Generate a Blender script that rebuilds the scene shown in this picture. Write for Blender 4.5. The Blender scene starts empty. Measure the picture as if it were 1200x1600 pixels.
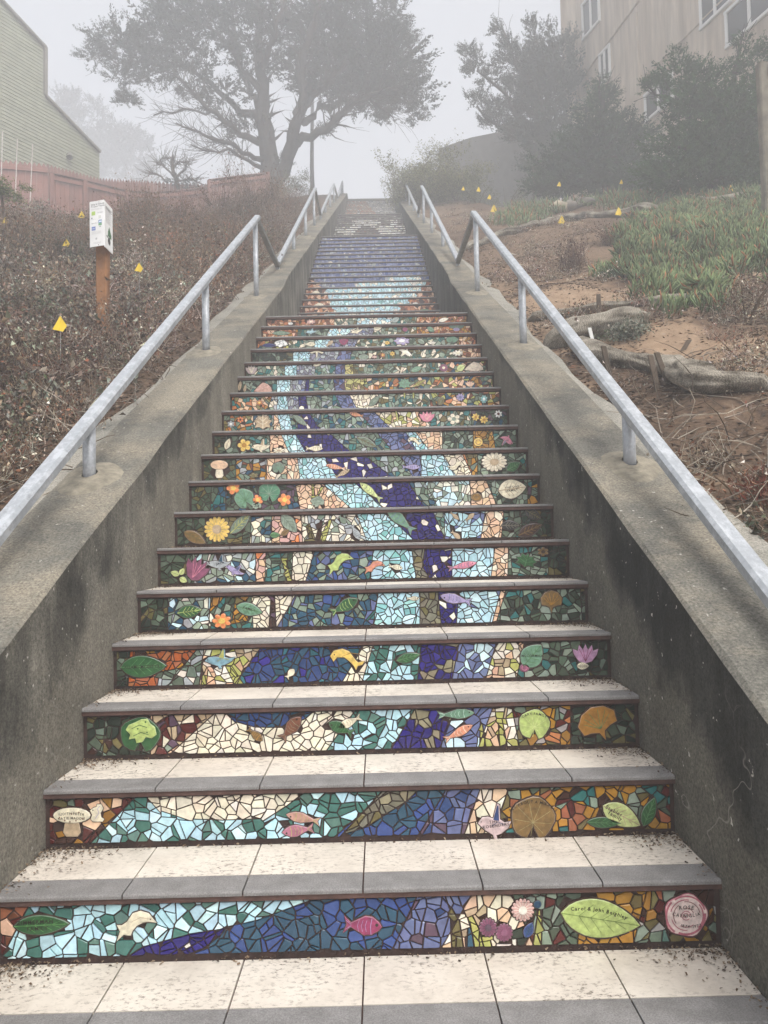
import bpy, math, random
import numpy as np
from mathutils import Vector, Matrix
from mathutils.geometry import tessellate_polygon
random.seed(7); rng = np.random.default_rng(7)
sc = bpy.context.scene
col = sc.collection
R = math.radians

# ------------------------------------------------------------------ camera
F = 1200.0                                   # focal length in photo pixels (photo 1200 x 1600)
CAM = Vector((0.0765, -2.0314, 0.9039))
def _rot(yaw, pitch, roll):
    cy, sy, cp, sp, cr, sr = math.cos(yaw), math.sin(yaw), math.cos(pitch), math.sin(pitch), math.cos(roll), math.sin(roll)
    f = Vector((sy*cp, cy*cp, sp)); r = Vector((cy, -sy, 0)); u = r.cross(f)
    return cr*r + sr*u, -sr*r + cr*u, f
RX, UP, FW = _rot(0.0061, 0.0367, -0.0224)
cam = bpy.data.objects.new('camera', bpy.data.cameras.new('camera')); col.objects.link(cam)
cam.data.sensor_fit = 'HORIZONTAL'; cam.data.sensor_width = 36; cam.data.lens = 36
cam.data.clip_start = 0.05; cam.data.clip_end = 1500
cam.matrix_world = Matrix(((RX.x, UP.x, -FW.x, CAM.x), (RX.y, UP.y, -FW.y, CAM.y), (RX.z, UP.z, -FW.z, CAM.z), (0, 0, 0, 1)))
sc.camera = cam

# ------------------------------------------------------------------ sky, sun, exposure
SUN_EL, SUN_AZ = R(58), R(150)
w = bpy.data.worlds.new('World'); sc.world = w; w.use_nodes = True
nt = w.node_tree; nt.nodes.clear()
sky = nt.nodes.new('ShaderNodeTexSky'); sky.sky_type = 'NISHITA'; sky.sun_disc = False
sky.sun_elevation = SUN_EL; sky.sun_rotation = SUN_AZ; sky.air_density = 1.0; sky.dust_density = 4.0
hs = nt.nodes.new('ShaderNodeHueSaturation'); hs.inputs['Saturation'].default_value = 0.24
bg = nt.nodes.new('ShaderNodeBackground'); bg.inputs['Strength'].default_value = 0.15
wo = nt.nodes.new('ShaderNodeOutputWorld')
nt.links.new(sky.outputs[0], hs.inputs['Color']); nt.links.new(hs.outputs[0], bg.inputs['Color']); nt.links.new(bg.outputs[0], wo.inputs['Surface'])
sl = bpy.data.lights.new('sun', 'SUN'); sl.energy = 1.5; sl.angle = R(30); sl.color = (1, 0.96, 0.9)
sun = bpy.data.objects.new('sun', sl); col.objects.link(sun)
sd = Vector((math.sin(SUN_AZ)*math.cos(SUN_EL), math.cos(SUN_AZ)*math.cos(SUN_EL), math.sin(SUN_EL)))
sun.rotation_euler = sd.to_track_quat('Z', 'Y').to_euler()
sc.view_settings.view_transform = 'Standard'; sc.view_settings.look = 'None'
sc.view_settings.exposure = 1.02; sc.view_settings.gamma = 1; sc.view_settings.use_curve_mapping = False
sc.render.engine = 'CYCLES'
cy_ = sc.cycles
cy_.use_denoising = True; cy_.max_bounces = 6; cy_.diffuse_bounces = 3; cy_.glossy_bounces = 2
cy_.transmission_bounces = 2; cy_.volume_bounces = 4; cy_.transparent_max_bounces = 4
cy_.sample_clamp_indirect = 6

# ------------------------------------------------------------------ helpers
def ray(px, py): return FW + RX*((px-600)/F) + UP*((800-py)/F)
def at(px, py, Y):                            # the point of the world plane y = Y seen there
    d = ray(px, py); return CAM + d*((Y-CAM.y)/d.y)
def at_d(px, py, D): return CAM + ray(px, py)*D
def project(P):
    d = Vector(P)-CAM; z = d.dot(FW); return 600+F*d.dot(RX)/z, 800-F*d.dot(UP)/z
_RXa, _UPa, _FWa, _CAMa = map(np.array, (RX, UP, FW, CAM))
def project_np(P):
    d = P-_CAMa; z = d@_FWa; return 600+F*(d@_RXa)/z, 800-F*(d@_UPa)/z, z

def tag(o, label=None, cat=None, group=None, kind=None):
    if label: o['label'] = label
    if cat: o['category'] = cat
    if group: o['group'] = group
    if kind: o['kind'] = kind
    return o
def empty(name, loc=(0, 0, 0), label=None, cat=None, group=None, kind=None):
    o = bpy.data.objects.new(name, None); col.objects.link(o); o.location = loc; o.empty_display_size = 0.1
    return tag(o, label, cat, group, kind)
def lin(c): return tuple(c)
class MB:
    """collects polygons with a colour each, and builds ONE mesh object"""
    def __init__(s): s.v = []; s.f = []; s.c = []; s.m = []
    def add(s, vs, fs, c=(1, 1, 1), m=0):
        b = len(s.v); s.v += [tuple(p) for p in vs]
        s.f += [tuple(i+b for i in f) for f in fs]; s.c += [c]*len(vs); s.m += [m]*len(fs)
        return s
    def box(s, a, b, c=(1, 1, 1), m=0, bev=0):
        (x0, y0, z0), (x1, y1, z1) = a, b
        vs = [(x, y, z) for x in (x0, x1) for y in (y0, y1) for z in (z0, z1)]
        return s.add(vs, [(0, 1, 3, 2), (4, 6, 7, 5), (0, 4, 5, 1), (2, 3, 7, 6), (0, 2, 6, 4), (1, 5, 7, 3)], c, m)
    def tube(s, pts, rs, n=8, c=(1, 1, 1), m=0, cap=True, jit=0):
        pts = [Vector(p) for p in pts]; b = []; k = len(pts)
        if not hasattr(rs, '__len__'): rs = [rs]*k
        vs = []; fs = []; ref = Vector((0.3, 0.2, 0.93))
        for i, p in enumerate(pts):
            d = (pts[min(i+1, k-1)]-pts[max(i-1, 0)]).normalized()
            r = ref if abs(d.dot(ref)) < 0.92 else Vector((1, 0, 0))
            a = d.cross(r).normalized(); bb = d.cross(a)
            for j in range(n):
                t = 2*math.pi*j/n; rr = rs[i]*(1+jit*random.uniform(-1, 1))
                vs.append(p+a*math.cos(t)*rr+bb*math.sin(t)*rr)
        for i in range(k-1):
            for j in range(n):
                fs.append((i*n+j, i*n+(j+1) % n, (i+1)*n+(j+1) % n, (i+1)*n+j))
        if cap: fs += [tuple(reversed(range(n))), tuple(range((k-1)*n, k*n))]
        return s.add(vs, fs, c, m)
    def bar(s, p, q, wd, ht, c=(1, 1, 1), side=Vector((1, 0, 0)), ch=0.15):
        """rectangular bar from p to q with chamfered corners; its width along `side`"""
        p, q = Vector(p), Vector(q); d = (q-p).normalized(); sd_ = side.normalized(); n = sd_.cross(d).normalized()
        a, h, k = wd/2, ht/2, min(wd, ht)*ch
        prof = [(-a+k, -h), (a-k, -h), (a, -h+k), (a, h-k), (a-k, h), (-a+k, h), (-a, h-k), (-a, -h+k)]
        vs = [e+sd_*u+n*v for e in (p, q) for u, v in prof]
        fs = [(i, (i+1) % 8, 8+(i+1) % 8, 8+i) for i in range(8)]+[tuple(reversed(range(8))), tuple(range(8, 16))]
        return s.add(vs, fs, c)
    def build(s, name, mat, parent=None, smooth=False, loc=None):
        me = bpy.data.meshes.new(name)
        off = Vector(loc) if loc is not None else Vector((0, 0, 0))
        me.from_pydata([(x-off.x, y-off.y, z-off.z) for x, y, z in s.v], [], s.f)
        ca = me.color_attributes.new('col', 'FLOAT_COLOR', 'POINT')
        a = np.ones((len(s.v), 4), np.float32); a[:, :3] = np.array(s.c, np.float32).reshape(-1, 3)
        ca.data.foreach_set('color', a.ravel())
        mats = mat if isinstance(mat, (list, tuple)) else [mat]
        for q in mats: me.materials.append(q)
        if len(mats) > 1: me.polygons.foreach_set('material_index', s.m)
        if smooth: me.polygons.foreach_set('use_smooth', [True]*len(s.f))
        me.update()
        o = bpy.data.objects.new(name, me); col.objects.link(o)
        if parent:
            o.parent = parent
            wl = Vector((0, 0, 0)); p = parent
            while p: wl += p.location; p = p.parent
            o.location = off-wl
        else: o.location = off
        return o
def np_mesh(name, V, Fc, Cc, mat, parent=None, smooth=False):
    """big mesh from numpy: V (n,3), Fc (m,3) triangles, Cc (n,3)"""
    me = bpy.data.meshes.new(name); n, m = len(V), len(Fc)
    me.vertices.add(n); me.vertices.foreach_set('co', np.ascontiguousarray(V, np.float32).ravel())
    me.loops.add(m*3); me.loops.foreach_set('vertex_index', np.ascontiguousarray(Fc, np.int32).ravel())
    me.polygons.add(m); me.polygons.foreach_set('loop_start', np.arange(0, m*3, 3, dtype=np.int32))
    me.polygons.foreach_set('loop_total', np.full(m, 3, np.int32))
    if smooth: me.polygons.foreach_set('use_smooth', np.ones(m, bool))
    me.update(calc_edges=True)
    ca = me.color_attributes.new('col', 'FLOAT_COLOR', 'POINT')
    a = np.ones((n, 4), np.float32); a[:, :3] = Cc; ca.data.foreach_set('color', a.ravel())
    me.materials.append(mat)
    o = bpy.data.objects.new(name, me); col.objects.link(o)
    if parent:
        o.parent = parent; o.matrix_parent_inverse = Matrix.Translation(-parent.location)
    return o
def stamp(tmpl, pos, yaw, scl, tint, tilt=None, up=None):
    """copies of a template (V,F,C) at many places -> one big V,F,C. tint (n,3) multiplies colours."""
    V, Fc, Cc = tmpl; n = len(pos)
    c, s_ = np.cos(yaw), np.sin(yaw)
    M = np.zeros((n, 3, 3)); M[:, 0, 0] = c; M[:, 0, 1] = -s_; M[:, 1, 0] = s_; M[:, 1, 1] = c; M[:, 2, 2] = 1
    if tilt is not None:                       # tilt (n,2): lean about x and y
        a, b = tilt[:, 0], tilt[:, 1]
        Rx = np.zeros((n, 3, 3)); Rx[:, 0, 0] = 1; Rx[:, 1, 1] = np.cos(a); Rx[:, 1, 2] = -np.sin(a); Rx[:, 2, 1] = np.sin(a); Rx[:, 2, 2] = np.cos(a)
        Ry = np.zeros((n, 3, 3)); Ry[:, 1, 1] = 1; Ry[:, 0, 0] = np.cos(b); Ry[:, 0, 2] = np.sin(b); Ry[:, 2, 0] = -np.sin(b); Ry[:, 2, 2] = np.cos(b)
        M = Ry@Rx@M
    P = np.einsum('nij,vj->nvi', M, V)*(scl[:, None, None] if scl.ndim == 1 else scl[:, None, :])+pos[:, None, :]
    FF = Fc[None]+(np.arange(n)*len(V))[:, None, None]
    CC = Cc[None]*tint[:, None, :]
    return P.reshape(-1, 3), FF.reshape(-1, 3), CC.reshape(-1, 3)
def merge(parts):
    Vs, Fs, Cs = [], [], []; b = 0
    for V, Fc, Cc in parts:
        Vs.append(V); Fs.append(Fc+b); Cs.append(Cc); b += len(V)
    return np.concatenate(Vs), np.concatenate(Fs), np.concatenate(Cs)

# ------------------------------------------------------------------ materials
def node_mat(name):
    m = bpy.data.materials.new(name); m.use_nodes = True; t = m.node_tree
    b = t.nodes['Principled BSDF']; return m, t, b
def N(t, kind, **kw):
    n = t.nodes.new(kind)
    for k, v in kw.items():
        if k in n.inputs: n.inputs[k].default_value = v
        else: setattr(n, k, v)
    return n
def ramp(t, src, stops, interp='LINEAR'):
    r = t.nodes.new('ShaderNodeValToRGB'); r.color_ramp.interpolation = interp
    e = r.color_ramp.elements
    while len(e) < len(stops): e.new(0.5)
    for k, (p, c) in enumerate(stops):
        e[k].position = p; e[k].color = (*c, 1) if len(c) == 3 else c
    t.links.new(src, r.inputs[0]); return r.outputs[0]
def mix(t, fac, a, b, mode='MIX'):
    m = t.nodes.new('ShaderNodeMix'); m.data_type = 'RGBA'; m.blend_type = mode
    for k, v in ((0, fac), (6, a), (7, b)):
        if isinstance(v, (int, float)): m.inputs[k].default_value = v
        elif isinstance(v, tuple): m.inputs[k].default_value = (*v, 1)
        else: t.links.new(v, m.inputs[k])
    return m.outputs[2]
def noise(t, scale, detail=4, vec=None, rough=0.6, dist=0):
    n = N(t, 'ShaderNodeTexNoise'); n.inputs['Scale'].default_value = scale; n.inputs['Detail'].default_value = detail
    n.inputs['Roughness'].default_value = rough; n.inputs['Distortion'].default_value = dist
    if vec is not None: t.links.new(vec, n.inputs['Vector'])
    return n.outputs[0]
def coords(t, scale=(1, 1, 1), rot=(0, 0, 0)):
    g = N(t, 'ShaderNodeNewGeometry'); m = N(t, 'ShaderNodeMapping')
    m.inputs['Scale'].default_value = scale; m.inputs['Rotation'].default_value = rot
    t.links.new(g.outputs['Position'], m.inputs[0]); return m.outputs[0]
def bump(t, b, h, strength=0.4, dist=0.01):
    n = N(t, 'ShaderNodeBump'); n.inputs['Strength'].default_value = strength; n.inputs['Distance'].default_value = dist
    t.links.new(h, n.inputs['Height']); t.links.new(n.outputs[0], b.inputs['Normal']); return n
G = lambda v: (v, v, v)
def attr_mat(name, rough=0.6, spec=0.4, nscale=30, lo=0.75, hi=1.2, bstr=0.2, bdist=0.002, bscale=80, coat=0):
    m, t, b = node_mat(name); p = coords(t)
    a = N(t, 'ShaderNodeAttribute'); a.attribute_name = 'col'
    r = ramp(t, noise(t, nscale, 3, p), [(0.3, G(lo)), (0.7, G(hi))])
    t.links.new(mix(t, 1.0, a.outputs['Color'], r, 'MULTIPLY'), b.inputs['Base Color'])
    b.inputs['Roughness'].default_value = rough; b.inputs['Specular IOR Level'].default_value = spec
    if coat: b.inputs['Coat Weight'].default_value = coat; b.inputs['Coat Roughness'].default_value = 0.08
    if bstr: bump(t, b, noise(t, bscale, 3, p), bstr, bdist)
    return m
def flat_mat(name, c, rough=0.7, nscale=8, lo=0.75, hi=1.2, bstr=0.2, bdist=0.003, bscale=60, metal=0, scale=(1, 1, 1)):
    m, t, b = node_mat(name); p = coords(t, scale)
    r = ramp(t, noise(t, nscale, 5, p), [(0.3, G(lo)), (0.7, G(hi))])
    t.links.new(mix(t, 1.0, c, r, 'MULTIPLY'), b.inputs['Base Color'])
    b.inputs['Roughness'].default_value = rough; b.inputs['Metallic'].default_value = metal
    if bstr: bump(t, b, noise(t, bscale, 4, p), bstr, bdist)
    return m
M = {}
M['glaze'] = attr_mat('glazed_tile', 0.22, 0.5, 45, 0.8, 1.15, 0.12, 0.001, 60)
M['ceramic'] = attr_mat('handmade_ceramic', 0.3, 0.5, 60, 0.68, 1.22, 0.35, 0.002, 90)
M['leafy'] = attr_mat('plant_matter', 0.75, 0.2, 3.0, 0.75, 1.2, 0)
M['cypress'] = attr_mat('cypress_foliage', 0.85, 0.15, 1.2, 0.7, 1.2, 0)
M['bark'] = attr_mat('bark', 0.9, 0.15, 6, 0.6, 1.2, 0.5, 0.02, 14)
M['paint'] = attr_mat('painted_surface', 0.6, 0.3, 4, 0.85, 1.1, 0.1, 0.002, 40)
M['grout'] = flat_mat('brown_grout', (0.04, 0.02, 0.015), 0.9, 30, 0.6, 1.5, 0.5, 0.003, 150)
M['nosing_bed'] = flat_mat('brown_nosing_bed', (0.075, 0.038, 0.03), 0.85, 25, 0.65, 1.5, 0.5, 0.002, 120)

# cream stone tile: speckled, dirty in patches
m, t, b = node_mat('cream_tread_tile'); p = coords(t)
c = ramp(t, noise(t, 3.5, 7, p, .7), [(0.3, (0.46, 0.405, 0.345)), (0.5, (0.60, 0.54, 0.465)), (0.7, (0.69, 0.63, 0.55))])
spk = ramp(t, noise(t, 55, 6, coords(t, (1, 1.6, 1)), 0.75), [(0.52, G(0)), (0.62, G(1))])
pat = ramp(t, noise(t, 4.2, 4, p), [(0.40, G(0.12)), (0.62, G(1.0))])
f = mix(t, 1.0, spk, pat, 'MULTIPLY')
t.links.new(mix(t, f, c, (0.10, 0.075, 0.055)), b.inputs['Base Color']); b.inputs['Roughness'].default_value = 0.75
bump(t, b, noise(t, 90, 4, p), 0.35, 0.002); M['cream'] = m
# gray nosing tile
m, t, b = node_mat('gray_nosing_tile'); p = coords(t)
c = ramp(t, noise(t, 14, 5, p), [(0.3, (0.155, 0.147, 0.142)), (0.7, (0.235, 0.225, 0.218))])
g = ramp(t, noise(t, 260, 2, p), [(0.3, G(0.7)), (0.7, G(1.25))])
t.links.new(mix(t, 1.0, c, g, 'MULTIPLY'), b.inputs['Base Color']); b.inputs['Roughness'].default_value = 0.8
bump(t, b, noise(t, 200, 3, p), 0.5, 0.001); M['gray'] = m

def concrete(name, dark, lite, warm, moss=0.0, top=False):
    m, t, b = node_mat(name); p = coords(t); st = coords(t, (1.6, 1.6, 0.28))
    c = ramp(t, noise(t, 2.2, 8, p, 0.65), [(0.36, dark), (0.5, tuple((a+q)/2 for a, q in zip(dark, lite))), (0.66, lite)])
    if not top:                                # rain streaks down the face
        s1 = ramp(t, noise(t, 3.2, 5, st, 0.6), [(0.38, G(0.35)), (0.62, G(1.5))])
        c = mix(t, 0.75, c, s1, 'MULTIPLY')
        g = N(t, 'ShaderNodeSeparateXYZ'); t.links.new(coords(t), g.inputs[0])
        # scrubbed, paler band that follows the steps
        ml = N(t, 'ShaderNodeMath', operation='MULTIPLY'); t.links.new(g.outputs[1], ml.inputs[0]); ml.inputs[1].default_value = 0.593
        sb = N(t, 'ShaderNodeMath', operation='SUBTRACT'); t.links.new(g.outputs[2], sb.inputs[0]); t.links.new(ml.outputs[0], sb.inputs[1])
        ad = N(t, 'ShaderNodeMath', operation='MULTIPLY_ADD'); t.links.new(noise(t, 4.5, 5, p), ad.inputs[0]); ad.inputs[1].default_value = -0.45; t.links.new(sb.outputs[0], ad.inputs[2])
        band = ramp(t, ad.outputs[0], [(0.0, G(1)), (0.03, G(0.5)), (0.12, G(0))])
        lt = ramp(t, noise(t, 12, 5, p), [(0.3, tuple(q*0.9 for q in warm)), (0.7, tuple(q*1.25 for q in warm))])
        bf = N(t, 'ShaderNodeMath', operation='MULTIPLY'); t.links.new(band, bf.inputs[0]); bf.inputs[1].default_value = 0.5
        lt_ = N(t, 'ShaderNodeMapRange'); t.links.new(g.outputs[1], lt_.inputs[0]); lt_.inputs[1].default_value = 5.6; lt_.inputs[2].default_value = 4.6; bg_ = N(t, 'ShaderNodeMath', operation='MULTIPLY'); t.links.new(bf.outputs[0], bg_.inputs[0]); t.links.new(lt_.outputs[0], bg_.inputs[1]); bf = bg_
        c = mix(t, bf.outputs[0], c, lt)
    else:
        s1 = ramp(t, noise(t, 2.4, 7, p, 0.7), [(0.42, G(0)), (0.62, G(0.85))])
        c = mix(t, s1, c, warm)
    fine = ramp(t, noise(t, 110, 4, p, 0.8), [(0.32, G(0.42)), (0.68, G(1.6))])
    c = mix(t, 1.0, c, fine, 'MULTIPLY')
    pit = ramp(t, noise(t, 35, 2, p), [(0.70, G(0)), (0.74, G(1))])
    c = mix(t, pit, c, (0.42, 0.4, 0.36))
    v2 = N(t, 'ShaderNodeTexVoronoi'); v2.feature = 'DISTANCE_TO_EDGE'; v2.inputs['Scale'].default_value = .9; wv = N(t, 'ShaderNodeVectorMath', operation='ADD'); nz = N(t, 'ShaderNodeTexNoise'); nz.inputs['Scale'].default_value = 5; t.links.new(p, nz.inputs['Vector']); t.links.new(p, wv.inputs[0]); t.links.new(nz.outputs[1], wv.inputs[1]); t.links.new(wv.outputs[0], v2.inputs['Vector'])
    ck = ramp(t, v2.outputs[0], [(0.0, G(.75)), (0.006, G(0))]); kk_ = ramp(t, noise(t, 1.7, 3, p), [(0.5, G(0)), (0.62, G(1))]); c = mix(t, mix(t, 1.0, ck, kk_, 'MULTIPLY'), c, (0.27, 0.255, 0.225) if not top else (0.05, 0.045, 0.04))
    t.links.new(c, b.inputs['Base Color']); b.inputs['Roughness'].default_value = 0.93; b.inputs['Specular IOR Level'].default_value = 0.2
    bump(t, b, noise(t, 60, 6, p, 0.7), 0.6, 0.006)
    return m
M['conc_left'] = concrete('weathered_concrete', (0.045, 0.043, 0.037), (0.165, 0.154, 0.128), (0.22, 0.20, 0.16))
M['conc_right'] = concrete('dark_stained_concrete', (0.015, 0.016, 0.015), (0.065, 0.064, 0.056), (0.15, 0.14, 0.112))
M['conc_top'] = concrete('worn_concrete_coping', (0.095, 0.091, 0.079), (0.175, 0.166, 0.14), (0.245, 0.215, 0.165), top=True)
M['conc_pale'] = concrete('pale_concrete', (0.16, 0.155, 0.135), (0.28, 0.265, 0.225), (0.3, 0.28, 0.24), top=True)

# galvanised steel: spangled bluish grey
m, t, b = node_mat('galvanised_steel'); p = coords(t)
v = N(t, 'ShaderNodeTexVoronoi'); v.inputs['Scale'].default_value = 70; t.links.new(p, v.inputs['Vector'])
c = ramp(t, v.outputs['Color'], [(0.0, (0.30, 0.317, 0.338)), (1.0, (0.37, 0.39, 0.413))])
fl = ramp(t, noise(t, 26, 8, coords(t, (1, 0.5, 0.5)), 0.75), [(0.48, G(0)), (0.60, G(.8))])
c = mix(t, fl, c, (0.50, 0.52, 0.545))
sc_ = ramp(t, noise(t, 14, 8, p, 0.85), [(0.57, G(0)), (0.66, G(0.7))])
c = mix(t, sc_, c, (0.20, 0.20, 0.205))
ru = ramp(t, noise(t, 5, 8, p, 0.8), [(0.66, G(0)), (0.72, G(0.6))])
c = mix(t, ru, c, (0.22, 0.15, 0.10))
t.links.new(c, b.inputs['Base Color']); b.inputs['Metallic'].default_value = 0.25; b.inputs['Roughness'].default_value = 0.48
bump(t, b, noise(t, 120, 3, p), 0.2, 0.001); M['steel'] = m
M['mortar'] = flat_mat('patched_mortar', (0.225, 0.2, 0.152), 0.95, 25, 0.6, 1.3, 0.6, 0.006, 60)
M['darksteel'] = flat_mat('dark_grey_steel', (0.13, 0.125, 0.115), 0.6, 18, 0.7, 1.3, 0.2)  # return bars: darker grey than the galvanised rails

# ------------------------------------------------------------------ stairs: where every nosing is
HW = 0.949
STEPS = []                                    # (Y, Z, Z below)
for i in range(-4, 18): STEPS.append((0.3*i, 0.178*i, 0.178*(i-1), 0, i))
for k in range(1, 22): STEPS.append((6.86+0.297*(k-1), 3.026+0.183*k, 3.026+0.183*(k-1), 1, k))
for k in range(1, 21): STEPS.append((14.55+0.3*(k-1), 6.869+0.1825*k, 6.869+0.1825*(k-1), 2, k))
for k in range(1, 24): STEPS.append((22.0+0.3*(k-1), 10.519+0.1825*k, 10.519+0.1825*(k-1), 3, k))
TOPZ = STEPS[-1][1]
def wall_top(y):
    if y < 6.62: return 0.61+0.487*y
    return 3.915+0.504*(y-6.69)

stairs = empty('staircase', (0, 0, 0), 'long outdoor staircase climbing between concrete walls, its risers covered in coloured broken-tile mosaic', 'staircase')
E_ = lambda s: s
# ---- colours (base colours of the glazes)
CL = dict(lb=(.44,.66,.74), lb2=(.58,.78,.84), tg=(.05,.15,.125), tg2=(.10,.20,.165), cb=(.018,.010,.13), cb2=(.03,.02,.19),
 bl=(.028,.055,.165), bl2=(.04,.075,.235), tb=(.025,.075,.125), tb2=(.025,.12,.15), pw=(.12,.145,.285), pw2=(.17,.20,.35), mv=(.10,.06,.09),
 cr=(.76,.69,.55), cr2=(.80,.76,.66), pc=(.72,.50,.34), pc2=(.66,.42,.28), sg=(.15,.20,.15), sg2=(.24,.30,.235), sg3=(.085,.115,.08),
 dg=(.025,.035,.025), dg2=(.05,.07,.045), ol=(.14,.115,.045), ol2=(.20,.17,.07), oc=(.40,.20,.028), oc2=(.30,.145,.025), og=(.38,.095,.025), og2=(.45,.17,.065),
 mr=(.09,.018,.015), br=(.05,.022,.016), br2=(.17,.06,.03), yg=(.40,.40,.12), yg2=(.50,.46,.18), gs=(.16,.15,.11), gs2=(.25,.22,.14), gr=(.35,.33,.31),
 aq=(.22,.47,.48), aq2=(.35,.60,.61), tq=(.035,.15,.145), lg=(.36,.39,.41), lv=(.20,.20,.26), pk=(.62,.38,.34), ppk=(.60,.22,.30), pur=(.22,.07,.13),
 ro=(.35,.12,.06), tn=(.45,.34,.22), bk=(.02,.018,.02), wh=(.80,.80,.78), iv=(.72,.66,.50), lm=(.42,.52,.17), lm2=(.55,.62,.26), gn=(.03,.105,.035), gn2=(.09,.21,.085), jd=(.14,.27,.18),
 ye=(.72,.50,.12), or_=(.75,.24,.08), mg=(.28,.04,.11), lav=(.36,.30,.50), sal=(.62,.26,.16), bz=(.20,.12,.04))
PAL = dict(
 rust='mr3 br2 pc2 ro', sea='lb5 lb2 tg4 tg2', bluez='bl3 tb4 bl2', blz='bl2 bl2 tb3', peri='pw4 pw2 mv bl', peachp='cr4 pc3 cr2 tn',
 sage='sg4 sg2 dg2 sg3', sagem='sg3 sg2 dg2 mr sg3', ochre='oc4 oc2 ol', mixa='mr sg oc2 gr tg2 ol2 ol ro br sg2', marmix='mr4 oc2 sg br ol pc',
 creamz='cr5 cr2 cr iv', gilt='gs4 gs2 ol gs', mixb='mr2 oc3 sg2 ol sg3 br ro tq', mixt='sg2 tq oc mv ol dg sg', darkmix='dg3 dg2 sg3 sg ol br', taupe='pc2 cr tn mr mv sg2 tn',
 deep='bl3 tb3 tb2 cb2 bl', cobg='cb5 gs2 cb2 cb2 gs2', cobalt='cb6 cb2 cb cb3 cr2', perl='pw3 lb2 pw2 lb2', mixo='og2 oc2 gr mr oc ol sg', dgreen='dg4 dg2 sg3 ol dg2 sg',
 orangem='og4 og2 br oc ro', pale='sg2 sg3 lg sg cr2', peachy='cr2 pc2 tn yg cr', greens='sg3 sg2 sg3 dg2 tq sg2 dg', greenp='sg3 sg2 sg3 tq cr2 sg dg2',
 brownz='br3 mv br2', sageo='sg2 sg2 pc pc2 cr', blsage='tb3 bl2 sg2 tq sg pw', aqua='aq2 aq2 lb3 lb2 aq', iceb='lb4 lb2 lb2 pw lb', peachn='pc3 cr pc2',
 darkol='dg2 sg3 ol dg2 sg3', palew='sg2 lg sg2 lb2 tb cr2', coral='pk2 pc2 or_ pc', crsage='cr3 sg2 lg cr2', sagec='sg2 sg2 lg cr tq tb', aqualb='aq lb3 aq2 lb2',
 tealg='tg2 sg sg3 tb sg2 lg', tealg2='sg sg2 tb sg tq lg', icesage='lb2 sg2 lb2 sg2 cr2', lbz='lb4 lb2 lb2 aq', darkg='dg2 mv sg3 tb dg', tealdark='tb tq dg2 tb sg3', mixbr='br br2 sg tb oc dg2 lg',
 lilac='lv3 lg2 pw2 lg', mixau='og2 oc sg sg3 tb pc br2 yg', mixau2='oc2 og2 sg tq ol2 pc', reeds='yg2 yg2 tn ol2', greens2='sg2 sg sg3 sg2 tq ol cr', auto='og2 oc ro br2 pc2 pc', brpeach='ro br2 pc2 og2 oc2 br',
 ice='lb3 cr2 lb2 cr2 lb2', iceteal='lb2 tb tq2 lb2 cr2 sg2', navy='pw2 pw2 bl2 pw2 pw2 lg lv pw', arch='br mv br2 gs br', archw='cr2 cr2 wh gs wh', greyr='gs mv gs gr br', orb='pc pc pc2 cr2 or_ pc2', whr='wh cr2 lg wh', rustr='ro pc2 br2 pc2 og2 br')
def _pal(s):
    out = []
    for q in s.split():
        k = q; n = 1
        if q not in CL: k, n = q[:-1], int(q[-1])
        if k not in CL: raise KeyError(q)
        out += [CL[k]]*n
    return out
PAL = {k: _pal(v) for k, v in PAL.items()}
rl = random.Random(11)
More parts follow.
